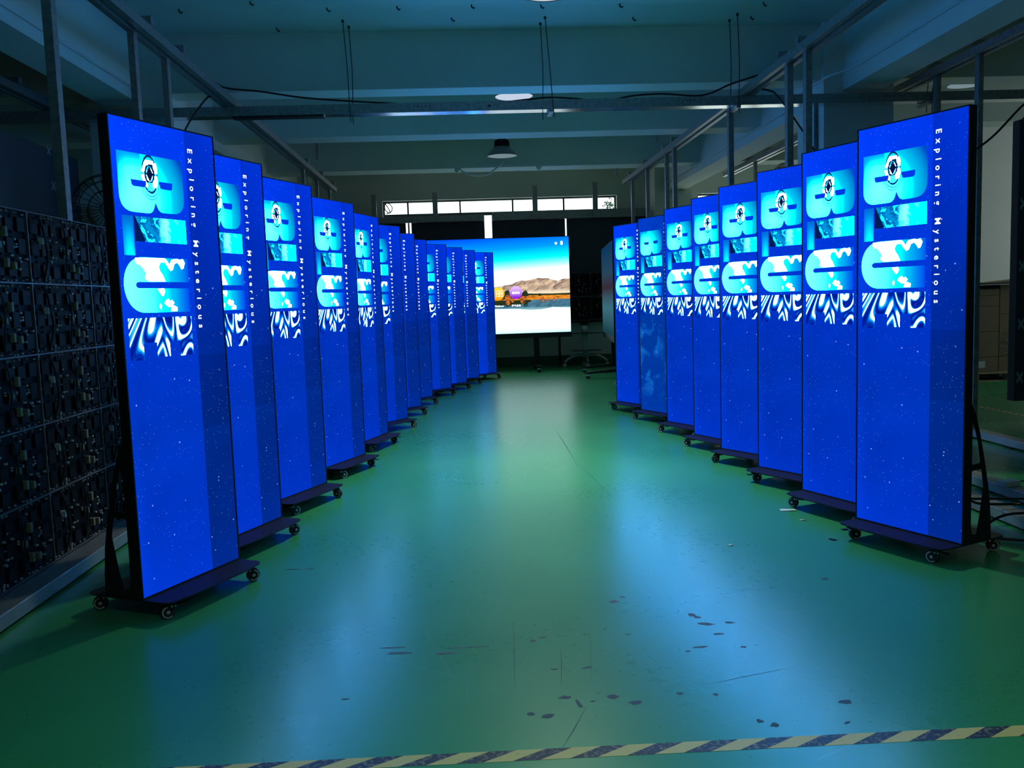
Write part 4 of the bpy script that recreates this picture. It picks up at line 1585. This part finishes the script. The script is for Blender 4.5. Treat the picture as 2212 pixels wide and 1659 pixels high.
def base_rail(x, y0, y1, lab):
    t = thing('floor_rail', lab, 'rail', (x, (y0 + y1) / 2, 0), 0, 'aluminium rails lying on the floor at the right')
    h = (y1 - y0) / 2
    MB().box((-.05, -h, .012), (.05, h, .07), bevel=.003).build('profile', M['alu'], t)
    for yy in (-h * .7, 0, h * .7):
        MB().box((-.06, yy - .04, 0), (.06, yy + .04, .012)).build('foot', M['black_metal'], t)


base_rail(2.80, 3.2, 6.9, 'floor rail nearest to the front right poster, beside its rear castor')
base_rail(3.14, 3.3, 7.2, 'floor rail in the middle, under the white power adapter')
base_rail(4.12, 4.5, 8.2, 'floor rail farthest right, before the dashed floor tape')

pa_ = thing('power_adapter', 'white power adapter on the middle floor rail', 'adapter', (3.12, 4.86, .070), .2)
MB().box((-.05, -.035, 0), (.05, .035, .035), bevel=.006).build('body', M['white_plastic'], pa_)
MB().tube(smooth_path([(.05, 0, .018), (.10, .0, .02), (.25, -.05, .01), (.45, -.15, -.03)], 5), .004, 6).build('lead', M['cable'], pa_)
ps = thing('power_strip', 'pale power strip full of black plugs on the floor at the right edge', 'power strip', (2.98, 4.22, 0), .5)
MB().box((-.20, -.035, .0), (.20, .035, .045), bevel=.006).build('body', M['grey_plastic'], ps)
for k in range(5):
    MB().box((-.18 + k * .075, -.02, .0455), (-.13 + k * .075, .02, .085), bevel=.008).build('plug', M['black_plastic'], ps)
for i, (p0, p1, p2, p3, lab) in enumerate((
        ((2.40, 4.20, .05), (2.50, 4.28, .17), (2.62, 4.34, .11), (2.86, 4.36, .09), 'black cable loop behind the front right poster, upper arch'),
        ((2.38, 4.26, .03), (2.52, 4.36, .13), (2.66, 4.48, .10), (3.10, 4.44, .09), 'black cable arching to the power strip behind the upper loop'),
        ((2.50, 4.05, .012), (2.60, 4.0, .012), (2.66, 3.96, .012), (2.71, 3.92, .012), 'short black cable end lying loose by the front right poster castor'),
        ((2.42, 4.33, .02), (2.60, 4.52, .015), (2.72, 4.62, .02), (2.78, 4.9, .085), 'black cable running back along the floor behind the front right poster'),
        ((2.45, 4.12, .012), (2.56, 4.16, .05), (2.72, 4.2, .085), (3.02, 4.14, .085), 'black cable crossing low over the rail to the power strip'))):
    cable([p0, p1, p2, p3], .007, lab, 'floor_cable')

# hazard tapes, scraps
tp_ = MB()
d = Vector((3.2, -.016 * 3.2, 0))
tp_.quad([(-1.6, 2.285, .0006), (2.9, 2.208, .0006), (2.9, 2.266, .0006), (-1.6, 2.341, .0006)])
o = tp_.build('hazard_tape', M['tape'], normals=False)
tag(o, 'worn yellow and black hazard tape across the floor in front', 'floor tape', 'hazard tapes on the floor')
tp_ = MB()
tp_.quad([(5.17, 9.6, .0006), (5.23, 9.6, .0006), (5.25, 6.0, .0006), (5.19, 6.0, .0006)])
tag(tp_.build('hazard_tape', M['tape'], normals=False), 'dashed yellow hazard tape on the floor of the right bay', 'floor tape', 'hazard tapes on the floor')
for (x, y, lx, ly, a, m_, lab) in ((1.785, 4.80, .045, .018, -.15, 'paper', 'white paper slip on the floor by the right posters'),
                                   (1.781, 4.569, .016, .006, -.2, 'brass', 'pale scrap on the floor below the white paper slip'),
                                   (1.26, 4.167, .012, .007, .4, 'brass', 'tiny pale scrap in the right half of the aisle'),
                                   (1.779, 4.18, .010, .020, .5, 'chip', 'brown scrap on the floor before the front right poster')):
    s_ = MB()
    h = .003
    pts = [(-lx, -ly), (lx * .9, -ly * 1.1), (lx, ly), (-lx * .95, ly * .9)]
    s_.prism([(px, py, .0008 + (h if i % 2 else 0)) for i, (px, py) in enumerate(pts)], (0, 0, .0012))
    o = s_.build('paper_scrap', M[m_])
    o.location = (x, y, 0)
    o.rotation_euler = (0, 0, a)
    tag(o, lab, 'scrap', 'scraps on the floor')

# small things at the far window: leaves outside, tangled wire inside
br = MB()
rnd = random.Random(21)
br.tube([(3.35, 16.95, 0), (3.3, 16.95, 2.7), (3.0, 16.9, 3.0), (2.82, 16.9, 2.98), (2.72, 16.9, 3.08)], [.03, .02, .015, .01, .006], 6)
for i in range(60):
    c0 = Vector((2.80 + rnd.gauss(0, .07), 16.9 + rnd.uniform(-.05, .05), 2.99 + rnd.gauss(0, .06)))
    d = Vector((rnd.uniform(-1, 1), rnd.uniform(-.3, .3), rnd.uniform(-1, 1))).normalized()
    s_ = d.cross(Vector((0, 1, 0))).normalized() * .012
    br.quad([c0, c0 + d * .025 - s_, c0 + d * .05, c0 + d * .025 + s_])
tag(br.build('tree_branch', M['leaf'], normals=False), 'leafy branch outside the right end of the far window', 'branch')
tag(MB().tube(smooth_path([(-1.455, 16.29, 3.08), (-1.40, 16.28, 3.05), (-1.33, 16.28, 2.92), (-1.36, 16.28, 2.90), (-1.42, 16.28, 2.97), (-1.41, 16.28, 3.06), (-1.35, 16.28, 3.07), (-1.29, 16.28, 3.0), (-1.31, 16.28, 2.92), (-1.40, 16.28, 2.885)], 6), .009, 6).build('wire_coil', M['cable']), 'dark coiled wire against the left pane of the far window', 'wire')
